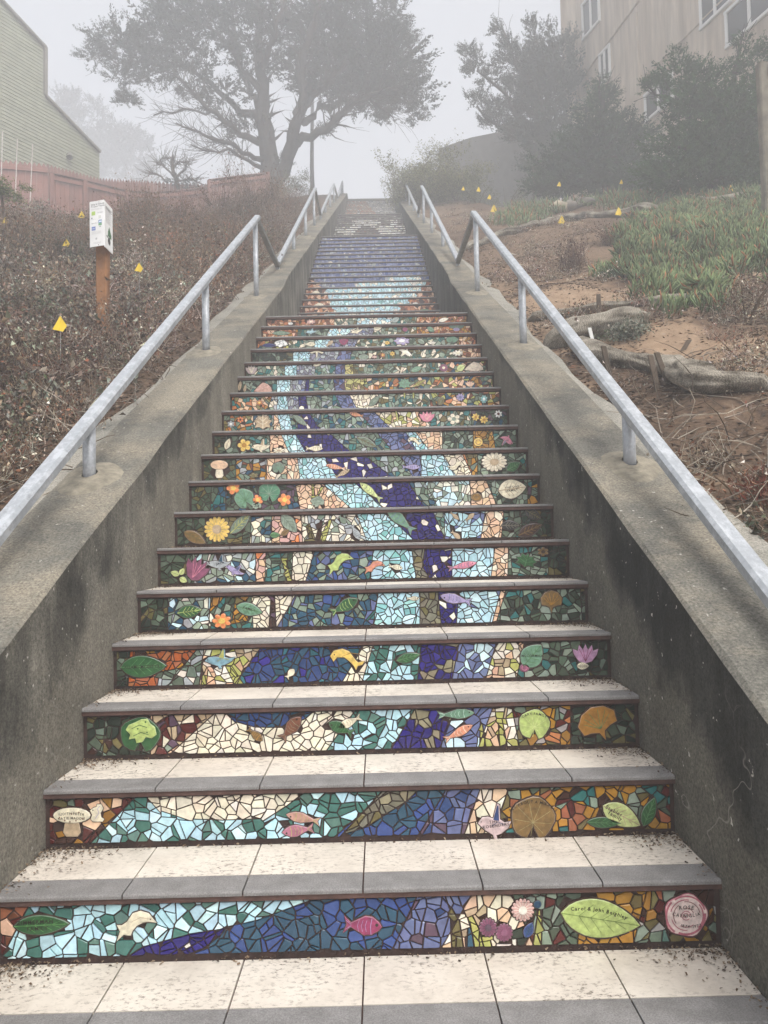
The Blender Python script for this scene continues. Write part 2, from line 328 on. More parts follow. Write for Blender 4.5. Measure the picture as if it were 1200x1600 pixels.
# ---- one riser's design: zones "palette xtop:xbottom ..." in photo pixels, polygons painted over, medallions
DES = {
0: ('rust 45:2 sea 490@1,400@.62,350@.5,275@0 blz 650:612 peri 735:688 peachp 798:832 sagem 907:900 ochre 1008:988 mixa',
    [('cobalt', [(185,1503),(225,1478),(300,1458),(352,1450),(345,1460),(320,1480),(275,1499)]), ('yg', [(727,1422),(733,1420),(748,1450),(759,1491),(743,1491),(737,1455)]), ('yg', [(841,1420),(847,1421),(845,1488),(830,1489),(836,1450)]),
     ('ol', [(700,1412),(707,1420),(718,1440),(726,1491),(706,1492),(704,1440)]), ('tb', [(731,1444),(735,1446),(742,1491),(728,1491)]), ('dg', [(806,1450),(811,1438),(817,1450),(822,1488),(808,1489)]), ('yg', [(757,1462),(764,1461),(771,1490),(762,1490)])]),
1: ('marmix 211:141 sea 604:521 blz 696:652 peri 749:724 peachp 793:770 mixb', [('creamz', [(219.5,1234),(247,1265),(288,1278.6),(348,1281),(417,1278.6),(449,1258),(485.5,1230)]),
     ('gilt', [(604,1228),(661,1226),(636,1251),(607,1269),(575,1291),(537,1303),(521,1318)])]),
2: ('darkmix 165:160 darkmix 235:235 taupe 334:265 creamz 554:509 sea 647:610 cobg 711:686 perl 769:746 peachy 798:810 mixo 890:890 dgreen',
    [('deep', [(339,1100),(366,1127),(399,1136),(444,1136.5),(477,1123),(507,1096)]), ('yg', [(777,1112),(782,1112),(793,1168),(781,1168)]), ('yg', [(750,1134),(754,1134),(759,1168),(749,1168)])]),
3: ('dgreen 203:200 orangem 307:262 pale 318:311 peachy 406:366 deep 567:534 creamz 582:565 sea 657:651 cobg 716:705 perl 774:758 peachy 818:806 greens 905:920 dgreen',
    [('pale', [(250,1050),(300,1040),(318,1030),(311,1075),(245,1078)]), ('yg', [(352,1040),(362,1040),(385,1075),(370,1076)]), ('yg', [(317,1050),(325,1050),(322,1076),(314,1076)])]),
4: ('dgreen 262:262 palew 329:325 greenp 392:395 creamz 461:432 blsage 590:582 aqua 655:655 gilt 683:688 cobalt 716:712 iceb 781:768 peachn 789:774 greens 905:908 dgreen',
    [('ochre', [(329,925),(354,925),(345,940),(330,955)]), ('brownz', [(424,926),(429,926),(432,984),(420,984)]), ('ochre', [(368,935),(385,930),(388,970),(362,975)])]),
5: ('darkol 300:303 palew 399:399 coral 415:413 greenp 457:455 creamz 490:477 blsage 582:578 aqualb 642:649 gilt 664:672 cobalt 705:705 iceb 772:766 peachn 793:792 greens 855:855 dgreen',
    [('cobalt', [(664,855),(705,852),(705,870),(672,905),(660,885)]), ('yg', [(440,872),(446,872),(456,908),(449,909)])]),
6: ('darkol 320:322 darkol 392:390 sagec 424:424 coral 470:472 crsage 557:572 aqualb 602:645 cobalt 676:694 tealg 693:694 iceb 757:750 peachn 786:782 greens 812:815 dgreen',
    [('ol', [(478,822),(484,818),(494,846),(484,848)]), ('yg', [(513,812),(519,812),(508,846),(498,846)]), ('br', [(500,815),(505,810),(500,846),(492,846)])]),
7: ('darkol 330:328 tealdark 352:352 darkg 461:468 peachn 504:547 aqua 554:598 cobalt 636:662 tealg 662:682 icesage 733:735 peachn 758:775 greens 823:823 mixt', [('yg', [(487,756),(490,756),(493,778),(488,778)]), ('yg', [(503,758),(506,760),(496,780),(493,778)])]),
8: ('darkol 368:368 mixbr 416:416 sageo 448:448 peachn 464:468 lbz 507:528 cobalt 571:614 tealg2 625:645 peri 657:657 lbz 690:713 creamz 721:738 mixo 745:745 greens', []),
9: ('dgreen 352:352 greens 421:421 peachn 439:453 lbz 461:480 cobalt 515:552 tealg2 588:616 peri 633:653 lbz 648:673 peachn 690:690 greens 738:738 ochre 768:774 greens', []),
10: ('mixau2 395:395 sagec 427:427 peachn 433:440 lbz 451:458 tealg2 464:464 cobalt 483:504 tealg2 561:587 peri 584:616 peachy 653:679 greens2 735:735 darkg', []),
11: ('mixau2 424:415 sagec 433:431 lbz 448:450 lilac 465:467 cobalt 477:482 tealg2 523:538 peri 545:561 creamz 590:591 greens2 670:672 mixau', []),
12: ('greens 432:432 lbz 453:452 lilac 477:474 cobalt 482:482 tealg2 520:524 peri 537:539 reeds 568:568 mixau', []),
13: ('greens2 444:444 lbz 463:462 lilac 492:490 tealg2 523:522 peri 538:538 reeds 551:551 greens2 693:693 mixau', []),
14: ('dgreen 457:457 lbz 484:482 lilac 530:520 peri 549:543 greens2 716:714 auto', []),
15: ('mixau 450:450 greens2 492:488 lbz 517:509 lilac 559:549 greens2 716:716 auto', []),
16: ('auto 465:462 greens 515:503 ice 557:519 lilac 585:575 greens2 650:650 auto', []),
17: ('brpeach 522:520 greens2 557:556 ice 612:610 greens2 650:650 brpeach', []),
}
def upper_design(fl, k):
    if fl == 1:
        c, hw_ = 0.0, HW
        if k <= 4: return [('rustr', -.5), ('ice', .35), ('rustr', 9)]
        if k == 5: return [('rustr', -.62), ('ice', .12), ('ice', .3), ('rustr', 9)]
        if k == 6: return [('rustr', -.5), ('ice', .42), ('rustr', 9)]
        if k == 7: return [('rustr', -.55), ('lbz', .55), ('rustr', 9)]
        if k == 8: return [('rustr', -.6), ('ice', .68), ('rustr', 9)]
        if k == 9: return [('rustr', -.66), ('ice', .76), ('rustr', 9)]
        if k == 10: return [('rustr', -.75), ('navy', -.2), ('ice', .85), ('rustr', 9)]
        if k == 11: return [('rustr', -.85), ('navy', .3), ('ice', .8), ('navy', 9)]
        return [('navy', 9)]
    if fl == 2:
        t = k/20
        if k > 17: return [('greyr', 9)]
        if k > 14: return [('greyr', -.5), ('archw', .3), ('greyr', .55), ('archw', .75), ('greyr', 9)]
        half = 0.44*math.sqrt(max(0.02, 1-((k-4)/10.6)**2))
        return [('archw', -.12-half), ('arch', -.12+half*1.1), ('archw', 9)]
    t = k/23
    a, b_ = -0.15-0.35*t, 0.75-1.0*t
    return [('orb', -.62+.2*t), ('whr', a-.1*t), ('orb', b_), ('whr', 9)]

# ---- broken-tile cells
def clip(poly, nx, ny, d):
    """keep the part of a convex polygon where n.p <= d"""
    out = []; k = len(poly)
    for i in range(k):
        a, b = poly[i], poly[(i+1) % k]
        da, db = nx*a[0]+ny*a[1]-d, nx*b[0]+ny*b[1]-d
        if da <= 0: out.append(a)
        if (da < 0 < db) or (db < 0 < da):
            s = da/(da-db); out.append((a[0]+(b[0]-a[0])*s, a[1]+(b[1]-a[1])*s))
    return out
def area(p): return 0.5*sum(p[i][0]*p[(i+1) % len(p)][1]-p[(i+1) % len(p)][0]*p[i][1] for i in range(len(p)))
def cent(p): return sum(q[0] for q in p)/len(p), sum(q[1] for q in p)/len(p)
def inside(x, y, poly):
    r = False; j = len(poly)-1
    for i in range(len(poly)):
        (xi, yi), (xj, yj) = poly[i], poly[j]
        if (yi > y) != (yj > y) and x < (xj-xi)*(y-yi)/(yj-yi)+xi: r = not r
        j = i
    return r
def cells(x0, x1, z0, z1, s):
    nx = max(2, round((x1-x0)/s)); nz = max(2, round((z1-z0)/(s*0.95)))
    sx, sz = (x1-x0)/nx, (z1-z0)/nz; P = {}
    for i in range(-2, nx+2):
        for j in range(-2, nz+2):
            P[i, j] = (x0+(i+.5+rl.uniform(-.49, .49))*sx, z0+(j+.5+rl.uniform(-.49, .49))*sz)
    out = []
    for i in range(-1, nx+1):
        for j in range(-1, nz+1):
            a = P[i, j]; poly = [(x0, z0), (x1, z0), (x1, z1), (x0, z1)]
            nb = sorted(((P[i+u, j+v] for u in (-2, -1, 0, 1, 2) for v in (-2, -1, 0, 1, 2) if (u or v) and (i+u, j+v) in P)), key=lambda q: (q[0]-a[0])**2+(q[1]-a[1])**2)[:14]
            for q in nb:
                dx, dy = q[0]-a[0], q[1]-a[1]
                poly = clip(poly, dx, dy, dx*(a[0]+q[0])/2+dy*(a[1]+q[1])/2)
                if len(poly) < 3: break
            if len(poly) >= 3 and area(poly) > 6e-5: out.append(poly)
    # now and then a big sherd is broken once more
    res = []
    for p in out:
        if (area(p) > .7*s*s and rl.random() < 0.8) or rl.random() < .25:
            c = cent(p); c = (c[0]+rl.uniform(-.2, .2)*s, c[1]+rl.uniform(-.2, .2)*s); a = rl.uniform(0, math.pi); n = (math.cos(a), math.sin(a)); d = n[0]*c[0]+n[1]*c[1]
            for sg in (1, -1):
                h = clip(p, sg*n[0], sg*n[1], sg*d)
                if len(h) >= 3 and area(h) > 9e-5: res.append(h)
        else: res.append(p)
    return res
def cut(polys, line):
    out = []
    for p in polys:
        c = cent(p); rad = max(math.hypot(q[0]-c[0], q[1]-c[1]) for q in p); best = None
        for a, b in zip(line[:-1], line[1:]):
            dx, dy = b[0]-a[0], b[1]-a[1]; L = dx*dx+dy*dy
            if L < 1e-12: continue
            t_ = max(0, min(1, ((c[0]-a[0])*dx+(c[1]-a[1])*dy)/L)); d = math.hypot(c[0]-a[0]-t_*dx, c[1]-a[1]-t_*dy)
            if d < rad and (best is None or d < best[0]): best = (d, a, dx, dy)
        if best is None: out.append(p); continue
        _, a, dx, dy = best; n = (-dy, dx); d = n[0]*a[0]+n[1]*a[1]
        for sg in (1, -1):
            h = clip(p, sg*n[0], sg*n[1], sg*d)
            if len(h) >= 3 and area(h) > 4e-5: out.append(h)
    return out
def shrink(p, g):
    q = p; n = len(p)
    for i in range(n):
        a, b = p[i], p[(i+1) % n]; dx, dy = b[0]-a[0], b[1]-a[1]; L = math.hypot(dx, dy)
        if L < 1e-6: continue
        nx, ny = dy/L, -dx/L
        q = clip(q, nx, ny, nx*a[0]+ny*a[1]-g)
        if len(q) < 3: return None
    # drop near-duplicate corners
    r = [q[0]]
    for e in q[1:]:
        if math.hypot(e[0]-r[-1][0], e[1]-r[-1][1]) > 0.0012: r.append(e)
    if len(r) > 3 and math.hypot(r[0][0]-r[-1][0], r[0][1]-r[-1][1]) < 0.0012: r.pop()
    return r if len(r) >= 3 and area(r) > 2.5e-5 else None
def sherd(mb, p, Y, c, bevel=True):
    """one broken tile standing proud of the plane y = Y"""
    n = len(p); cx, cz = cent(p); th = rl.uniform(.0042, .0062); ta, tb_ = rl.uniform(-.03, .03), rl.uniform(-.03, .03)
    v = rl.uniform(.82, 1.16); c = tuple(min(.9, q*v*rl.uniform(.96, 1.04)) for q in c)
    yy = lambda x, z: Y-th+(x-cx)*ta+(z-cz)*tb_
    if not bevel:
        vs = [(x, yy(x, z), z) for x, z in p]+[(x, Y, z) for x, z in p]
        return mb.add(vs, [tuple(range(n))]+[(i+n, (i+1) % n+n, (i+1) % n, i) for i in range(n)], c)
    e = []
    for x, z in p:
        L = math.hypot(cx-x, cz-z) or 1; k = min(.0013, L*.3)/L
        e.append((x+(cx-x)*k, z+(cz-z)*k))
    vs = [(x, yy(x, z), z) for x, z in e]+[(x, yy(x, z)+.0012, z) for x, z in p]+[(x, Y, z) for x, z in p]
    fs = [tuple(range(n))]+[(i+n, (i+1) % n+n, (i+1) % n, i) for i in range(n)]+[(i+2*n, (i+1) % n+2*n, (i+1) % n+n, i+n) for i in range(n)]
    return mb.add(vs, fs, c)

# ---- handmade ceramic pieces set into the mosaic
def rotpts(pts, px, py, w_, h_, ang):
    a = R(ang); c, s = math.cos(a), math.sin(a)
    return [(px+(x*w_/2*c-y*h_/2*s), py-(x*w_/2*s+y*h_/2*c)) for x, y in pts]
def o_leaf(n=12, tip=.8):
    up = [(-1+2*t, math.sin(math.pi*t**.85)**tip) for t in [i/n for i in range(n+1)]]
    return up[::-1]+[(x, -y) for x, y in up[1:-1]]
def o_flower(n=6, depth=.35, m=6):
    o = []; depth = .22 if n > 9 else .5
    for i in range(n*m):
        a = 2*math.pi*i/(n*m); r = 1-depth*(1-abs(math.sin(n*a/2))**.6)
        o.append((r*math.cos(a), r*math.sin(a)))
    return o
def o_disc(n=20, wob=.05, notch=False):
    o = []
    for i in range(n):
        a = 2*math.pi*i/n-math.pi/2; r = 1+wob*math.sin(5*a+1)
        if notch and i == 0: r = .35
        o.append((r*math.cos(a), r*math.sin(a)))
    return o
FISH = [(-1,.75),(-.62,.2),(-.3,.5),(.1,.85),(.5,.8),(.85,.35),(1,0),(.85,-.35),(.5,-.75),(.1,-.85),(-.3,-.5),(-.62,-.2),(-1,-.75),(-.85,0)]
DOLPH = [(-1,-.9),(-.85,-.3),(-1.0,.1),(-.75,.1),(-.5,.3),(-.2,.85),(.2,1.0),(.6,.85),(1.0,.25),(.6,.3),(.3,.25),(0,.05),(-.2,-.25),(-.3,-.55),(-.45,-.55),(-.65,-.5)]
WHALE = [(-1,.3),(-.8,.8),(-.3,1),(.1,.75),(.45,0),(.6,-.25),(1,-.15),(.85,-.5),(.6,-.6),(.5,-1),(.35,-.55),(.1,-.15),(-.2,.2),(-.6,.2),(-.8,-.2)]
BIRD = [(-1,.05),(-.7,.35),(-.35,.35),(-.05,.2),(.3,1),(.45,.9),(.35,.1),(.6,-.1),(1,-.1),(.75,-.45),(.3,-.7),(0,-.75),(.05,-1),(-.15,-1),(-.2,-.7),(-.6,-.4)]
FROG = [(-1,.1),(-.8,.5),(-.4,.7),(0,.95),(.4,1),(.6,.6),(.9,.3),(1,-.3),(.7,-.6),(.3,-.5),(.1,-.9),(-.3,-1),(-.4,-.6),(-.8,-.7),(-.7,-.3)]
TULIP = [(-.9,-.1),(-1,.5),(-.6,.3),(-.5,.9),(-.2,.4),(0,1),(.2,.4),(.5,.9),(.6,.3),(1,.5),(.9,-.1),(.5,-.8),(0,-1),(-.5,-.8)]
DRAGF = [(-.15,1),(-.2,.5),(-1,.8),(-1,.4),(-.25,.3),(-.9,0),(-.7,-.25),(-.15,.05),(-.05,-1),(.05,-1),(.15,.05),(.7,-.25),(.9,0),(.25,.3),(1,.4),(1,.8),(.2,.5),(.15,1)]
GINK = [(0,-1),(-.15,-.5),(-.5,-.35),(-.9,-.3),(-1,.3),(-.6,.8),(0,1),(.6,.8),(1,.3),(.9,-.3),(.5,-.35),(.15,-.5)]
SHELL = [(-1,-.7),(-.7,-.1),(-.3,.6),(0,1),(.5,.7),(.9,0),(1,-.7),(.3,-1),(-.4,-.9)]
LEAF5 = [(0,-1),(-.4,-.7),(-.9,-.8),(-.7,-.3),(-1,.1),(-.6,.3),(-.55,.8),(-.15,.6),(0,1),(.2,.6),(.6,.75),(.6,.3),(1,.1),(.7,-.3),(.85,-.8),(.35,-.7)]
SQUIR = [(-1,.3),(-.5,.6),(-.1,.7),(0,1),(.6,1),(.9,.5),(.5,0),(.6,-.5),(1,-.7),(.8,-1),(-.6,-1),(-.9,-.7),(-.7,-.2)]
_glyph = {}
def glyph(ch):
    if ch not in _glyph:
        cu = bpy.data.curves.new('letter', 'FONT'); cu.body = ch; cu.size = 1; cu.resolution_u = 2; cu.offset = 0.012
        ob = bpy.data.objects.new('letter', cu); col.objects.link(ob)
        dg = bpy.context.evaluated_depsgraph_get(); me = ob.evaluated_get(dg).to_mesh()
        vs = [(v.co.x, v.co.y) for v in me.vertices]; fs = [tuple(p.vertices) for p in me.polygons]
        wd = max([v[0] for v in vs], default=0.3)
        ob.to_mesh_clear(); bpy.data.objects.remove(ob); bpy.data.curves.remove(cu)
        _glyph[ch] = (vs, fs, wd)
    return _glyph[ch]
def lettering(mb, text, place, size, c, arc=0.0, gap=.14):
    """place(x, y) maps text space (x right, y up, centred) to 3D; arc = total bend in radians (positive = arched up)"""
    ad = [(.32 if ch == ' ' else glyph(ch)[2]+gap) for ch in text]; W = sum(ad); x = -W/2
    for ch, a in zip(text, ad):
        if ch != ' ':
            vs, fs, wd = glyph(ch); mid = x+a/2; th = -mid/W*arc; ct, st = math.cos(th), math.sin(th)
            if arc: rr = W/arc; ox, oy = rr*math.sin(-th), rr*(math.cos(th)-1)
            else: ox, oy = mid, 0
            mb.add([place((ox+(vx-wd/2)*ct-(vy-.35)*st)*size, (oy+(vx-wd/2)*st+(vy-.35)*ct)*size) for vx, vy in vs], fs, c)
        x += a
def plaque(parent, name, Y, outline_px, c, label=None, lines=(), dots=(), texts=(), base=.0085, edge=None, shapes=()):
    """a slab cut to an outline (photo pixels on the riser plane Y), with raised lines, dots, letters"""
    P = [at(x, y, Y) for x, y in outline_px]; P = [(p.x, p.z) for p in P]
    if area(P) < 0: P = P[::-1]
    n = len(P); mb = MB(); k = P
    def off(P, d):
        o = []
        for i in range(n):
            a, b, e = P[i-1], P[i], P[(i+1) % n]
            d1 = Vector((b[0]-a[0], b[1]-a[1])); d2 = Vector((e[0]-b[0], e[1]-b[1]))
            if d1.length < 1e-7 or d2.length < 1e-7: o.append(b); continue
            d1.normalize(); d2.normalize(); nn = Vector((d1.y+d2.y, -d1.x-d2.x))
            if nn.length < 1e-4: o.append(b); continue
            nn.normalize(); o.append((b[0]+nn.x*d, b[1]+nn.y*d))
        return o
    tri = tessellate_polygon([[Vector((x, z, 0)) for x, z in P]])
    def cap(Q, y, c):
        b0 = [(x, y, z) for x, z in Q]; fs = []
        for t3 in tri:
            a, b, e = (Q[i] for i in t3); ar = (b[0]-a[0])*(e[1]-a[1])-(e[0]-a[0])*(b[1]-a[1])
            fs.append(t3 if ar > 0 else t3[::-1])
        mb.add(b0, fs, c)
    def side(Q0, y0, Q1, y1, c):
        mb.add([(x, y0, z) for x, z in Q0]+[(x, y1, z) for x, z in Q1], [(i, (i+1) % n, (i+1) % n+n, i+n) for i in range(n)], c)
    sz = math.sqrt(abs(area(P))); g = min(.004, sz*.05)
    G0 = off(P, g); gc = (.05, .025, .018)
    side(G0, Y, G0, Y-.0066, gc); side(G0, Y-.0066, P, Y-.0066, gc)          # grout collar
    bv = min(.0022, sz*.04); I = off(P, -bv)
    ec = edge or tuple(q*.8+.08 for q in c)
    side(P, Y-.004, P, Y-base+bv*.6, ec); side(P, Y-base+bv*.6, I, Y-base, ec); cap(I, Y-base, c)
    px2 = 1/F*(Y-CAM.y)
    for pts, wd, lc in lines:
        q = [at(x, y, Y) for x, y in pts]
        for a, b in zip(q[:-1], q[1:]):
            d = Vector((b.x-a.x, 0, b.z-a.z))
            if d.length < 1e-6: continue
            s = Vector((-d.z, 0, d.x)).normalized()*wd*px2/2; yy = Y-base-.0006
            mb.add([(a.x+s.x, yy, a.z+s.z), (a.x-s.x, yy, a.z-s.z), (b.x-s.x, yy, b.z-s.z), (b.x+s.x, yy, b.z+s.z)], [(0, 1, 2, 3)], lc)
    for x, y, r, lc in dots:
        q = at(x, y, Y); rr = r*px2; yy = Y-base-.001
        mb.add([(q.x+rr*math.cos(a*math.pi/4), yy, q.z+rr*math.sin(a*math.pi/4)) for a in range(8)], [tuple(range(8))], lc)
    for opts, lc, lift in shapes:
        q = [at(x, y, Y) for x, y in opts]; q = [(p.x, p.z) for p in q]
        if area(q) < 0: q = q[::-1]
        tr = tessellate_polygon([[Vector((x, z, 0)) for x, z in q]]); fs = []
        for t3 in tr:
            a, b, e = (q[i] for i in t3); ar = (b[0]-a[0])*(e[1]-a[1])-(e[0]-a[0])*(b[1]-a[1]); fs.append(t3 if ar > 0 else t3[::-1])
        yy = Y-base-lift; nn = len(q)
        mb.add([(x, yy, z) for x, z in q], fs, lc)
        mb.add([(x, yy, z) for x, z in q]+[(x, Y-base+.0003, z) for x, z in q], [(i+nn, (i+1) % nn+nn, (i+1) % nn, i) for i in range(nn)], tuple(v*.75 for v in lc))
    for txt, tx, ty, size, ang, arc, lc in texts:
        a = R(ang)
        def place(x, y, tx=tx, ty=ty, a=a):
            X = tx+x*math.cos(a)-y*math.sin(a); Z = ty-(x*math.sin(a)+y*math.cos(a)); q = at(X, Z, Y); return (q.x, Y-base-.0014, q.z)
        lettering(mb, txt, place, size, lc, arc)
    o = mb.build(name, M['ceramic'], parent)
    if label: o['label'] = label
    return o
def leaf_lines(px, py, w_, h_, ang, vc, n=4, wd=.9):
    L = [(rotpts([(-1, 0), (.95, 0)], px, py, w_, h_, ang), wd*1.4, vc)]
    for i in range(n):
        x = -.55+i*1.2/n
        for s in (1, -1):
            L.append((rotpts([(x, 0), (x+.32, s*.72*math.sin(math.pi*min(.98, (x+1.32)/2)**.85))], px, py, w_, h_, ang), wd, vc))
    return L
D_ = (.03, .02, .015)
def piece(parent, Y, spec):
    kind, px, py, w_, h_, ang, c = spec[:7]; c2 = spec[7] if len(spec) > 7 else None; txt = spec[8] if len(spec) > 8 else None
    c = CL[c] if isinstance(c, str) else c; c2 = CL[c2] if isinstance(c2, str) else (c2 or tuple(q*.55 for q in c))
    big = w_ > 18; tx = []
    if txt:
        for r_i, (s_, dy, size, arc) in enumerate(txt): tx.append((s_, px+dy[0], py+dy[1], size, ang if abs(ang) < 30 else 0, arc, D_))
    rp = lambda pts: rotpts(pts, px, py, w_, h_, ang)
    lab = spec[9] if len(spec) > 9 else None
    A = (parent,)
    if kind == 'leaf': return plaque(parent, 'ceramic_leaf', Y, rp(o_leaf()), c, lab, leaf_lines(px, py, w_, h_, ang, c2) if big else [(rp([(-1, 0), (1, 0)]), .8, c2)], texts=tx)
    if kind == 'rose':
        ro = [((.95+.05*math.sin(5*a+1))*math.cos(a), (.95+.05*math.sin(5*a+1))*math.sin(a)) for a in [2*math.pi*i/30 for i in range(30)]]
        ls = [(rp([(r_*math.cos(a0+t*k), r_*math.sin(a0+t*k)) for t in [j/10 for j in range(11)]]), wd, lc) for r_, a0, k, wd, lc in
              ((.86,.3,1.9,2.4,c2),(.88,2.4,1.7,3,c2),(.84,4.3,2.1,3.4,c2),(.76,5.5,1.5,2,c2),(.70,1.4,1.5,1.6,c2),(.66,3.4,1.4,1.4,c2),(.62,.2,1.5,1.3,(.25,.1,.1)),(.56,2.2,1.6,1.3,(.25,.1,.1)),(.52,4.2,1.2,1.2,c2),(.20,0,5.5,1.2,c2),(.10,0,5,1.1,c2),(.34,.3,1.4,1.2,(.25,.1,.1)))]
        return plaque(parent, 'ceramic_rose', Y, rp(ro), c, lab, ls, texts=tx, edge=c2)
    if kind == 'leaf5': return plaque(parent, 'ceramic_leaf', Y, rp(LEAF5), c, lab, [(rp([(0, -1), (0, .8)]), 1, c2), (rp([(0, -.4), (.6, 0)]), .7, c2), (rp([(0, -.4), (-.6, 0)]), .7, c2), (rp([(0, 0), (.4, .5)]), .7, c2), (rp([(0, 0), (-.4, .5)]), .7, c2)], texts=tx)
    if kind == 'fish':
        ls = [(rp([(.45, .7), (.4, 0), (.45, -.7)]), .9, c2), (rp([(-.9, .4), (-.6, .05)]), .7, c2), (rp([(-.9, -.4), (-.6, -.05)]), .7, c2)] if big else []
        if big: ls += [(rp([(-.2+.2*i, .5), (-.28+.2*i, 0), (-.2+.2*i, -.5)]), .6, c2) for i in range(3)]
        return plaque(parent, 'ceramic_fish', Y, rp(FISH), c, lab, ls, [(*rp([(.72, .15)])[0], max(.9, h_*.07), D_)] if big else [], texts=tx)
    if kind in ('dolphin', 'whale'): 
        o = DOLPH if kind == 'dolphin' else WHALE
        return plaque(parent, 'ceramic_dolphin' if kind == 'dolphin' else 'ceramic_whale', Y, rp(o), c, lab, [(rp([(-.3, .3), (.2, .6), (.7, .5)]), .7, c2)] if big else [], [(*rp([(.7, .5)] if kind == 'dolphin' else [(-.75, .45)])[0], 1.1, D_)] if big else [])
    if kind == 'bird': return plaque(parent, 'ceramic_bird', Y, rp(BIRD), c, lab, [(rp([(-.2, -.2), (.2, 0), (.6, -.25)]), .8, c2)], [(*rp([(-.78, .12)])[0], .8, D_)], texts=tx, shapes=[(rp([(-.05, .15), (.3, .9), (.36, .85), (.28, .05)]), c2, .0015)] if big else ())
    if kind == 'flower':
        n = int(spec[10]) if len(spec) > 10 else 6
        return plaque(parent, 'ceramic_flower', Y, rp(o_flower(n)), c, lab, [(rp([(.25*math.cos(a), .25*math.sin(a)), (.8*math.cos(a), .8*math.sin(a))]), .7, c2) for a in [2*math.pi*(i)/n for i in range(n)]] if big else [], shapes=[(rp([(.36*math.cos(a*math.pi/6), .36*math.sin(a*math.pi/6)) for a in range(12)]), c2, .002)], texts=tx)
    if kind == 'pad':
        return plaque(parent, 'ceramic_lily_pad', Y, rp(o_disc(22, .04, True)), c, lab, [(rp([(0, -.2), (.85*math.cos(a), .85*math.sin(a))]), .7, c2) for a in [2*math.pi*i/9+.4 for i in range(9)]] if big else [], texts=tx)
    if kind == 'disc': return plaque(parent, 'ceramic_disc', Y, rp(o_disc(16, .02)), c, lab, [(rp([(.55*math.cos(a/2), .55*math.sin(a/2)) for a in range(13)]), .8, c2)], texts=tx)
    if kind == 'frog':
        return plaque(parent, 'ceramic_frog', Y, rp(FROG), c, lab, base=.0125 if w_ > 40 else .0085, lines= [(rp([(-.6, .2), (-.1, .5), (.4, .3)]), .9, c2), (rp([(-.5, -.4), (0, -.1), (.5, -.3)]), .9, c2)], dots=[(*rp([(.3, .75)])[0], 1.4, c2), (*rp([(-.2, .2)])[0], 1.2, c2), (*rp([(.4, -.1)])[0], 1.2, c2)])
    if kind == 'shroom':
        stem = rotpts([(-.38, -.05), (.38, -.05), (.48, -.7), (.3, -1), (-.3, -1), (-.48, -.7)], px, py, w_, h_, ang)
        plaque(parent, 'ceramic_mushroom_stem', Y, stem, c2, None)
        return plaque(parent, 'ceramic_mushroom_cap', Y, rotpts([(math.cos(a*math.pi/9), .45+.52*math.sin(a*math.pi/9)) for a in range(18)], px, py, w_, h_, ang), c, lab, dots=[(px+dx*w_*.4, py-h_*.22+dy*h_*.2, 1.3, (.2, .1, .06)) for dx, dy in ((-.8, .3), (-.45, .75), (-.1, 1), (.3, .8), (.75, .5), (.0, -.35), (.5, -.6))] if big and w_ > 40 else (), texts=tx, base=.0105)
    if kind == 'tulip': return plaque(parent, 'ceramic_tulip', Y, rp(TULIP), c, lab, [(rp([(0, -.8), (x, .5)]), .8, c2) for x in (-.5, -.2, .2, .5)])
    if kind == 'dragonfly': return plaque(parent, 'ceramic_dragonfly', Y, rp(DRAGF), c, lab)
    if kind == 'ginkgo': return plaque(parent, 'ceramic_leaf', Y, rp(GINK), c, lab, [(rp([(0, -.3), (.7*math.cos(a), .2+.6*math.sin(a))]), .8, c2) for a in (.1, .6, 1.2, 1.9, 2.5, 3)])
    if kind == 'shell': return plaque(parent, 'ceramic_shell', Y, rp(SHELL), c, lab, [(rp([(-.8, -.6), (x, .5-abs(x)*.5)]), .7, c2) for x in (-.2, .2, .6)])
    if kind == 'squirrel': return plaque(parent, 'ceramic_squirrel', Y, rp(SQUIR), c, lab, [(rp([(.4, .8), (.1, .5), (.3, 0), (-.2, -.6)]), .8, c2)], [(*rp([(-.55, .35)])[0], 1, D_)])
Q = lambda s, dx, dy, size, arc=0: (s, (dx, dy), size, arc)
LEAF_RIM = (.5, .52, .3)
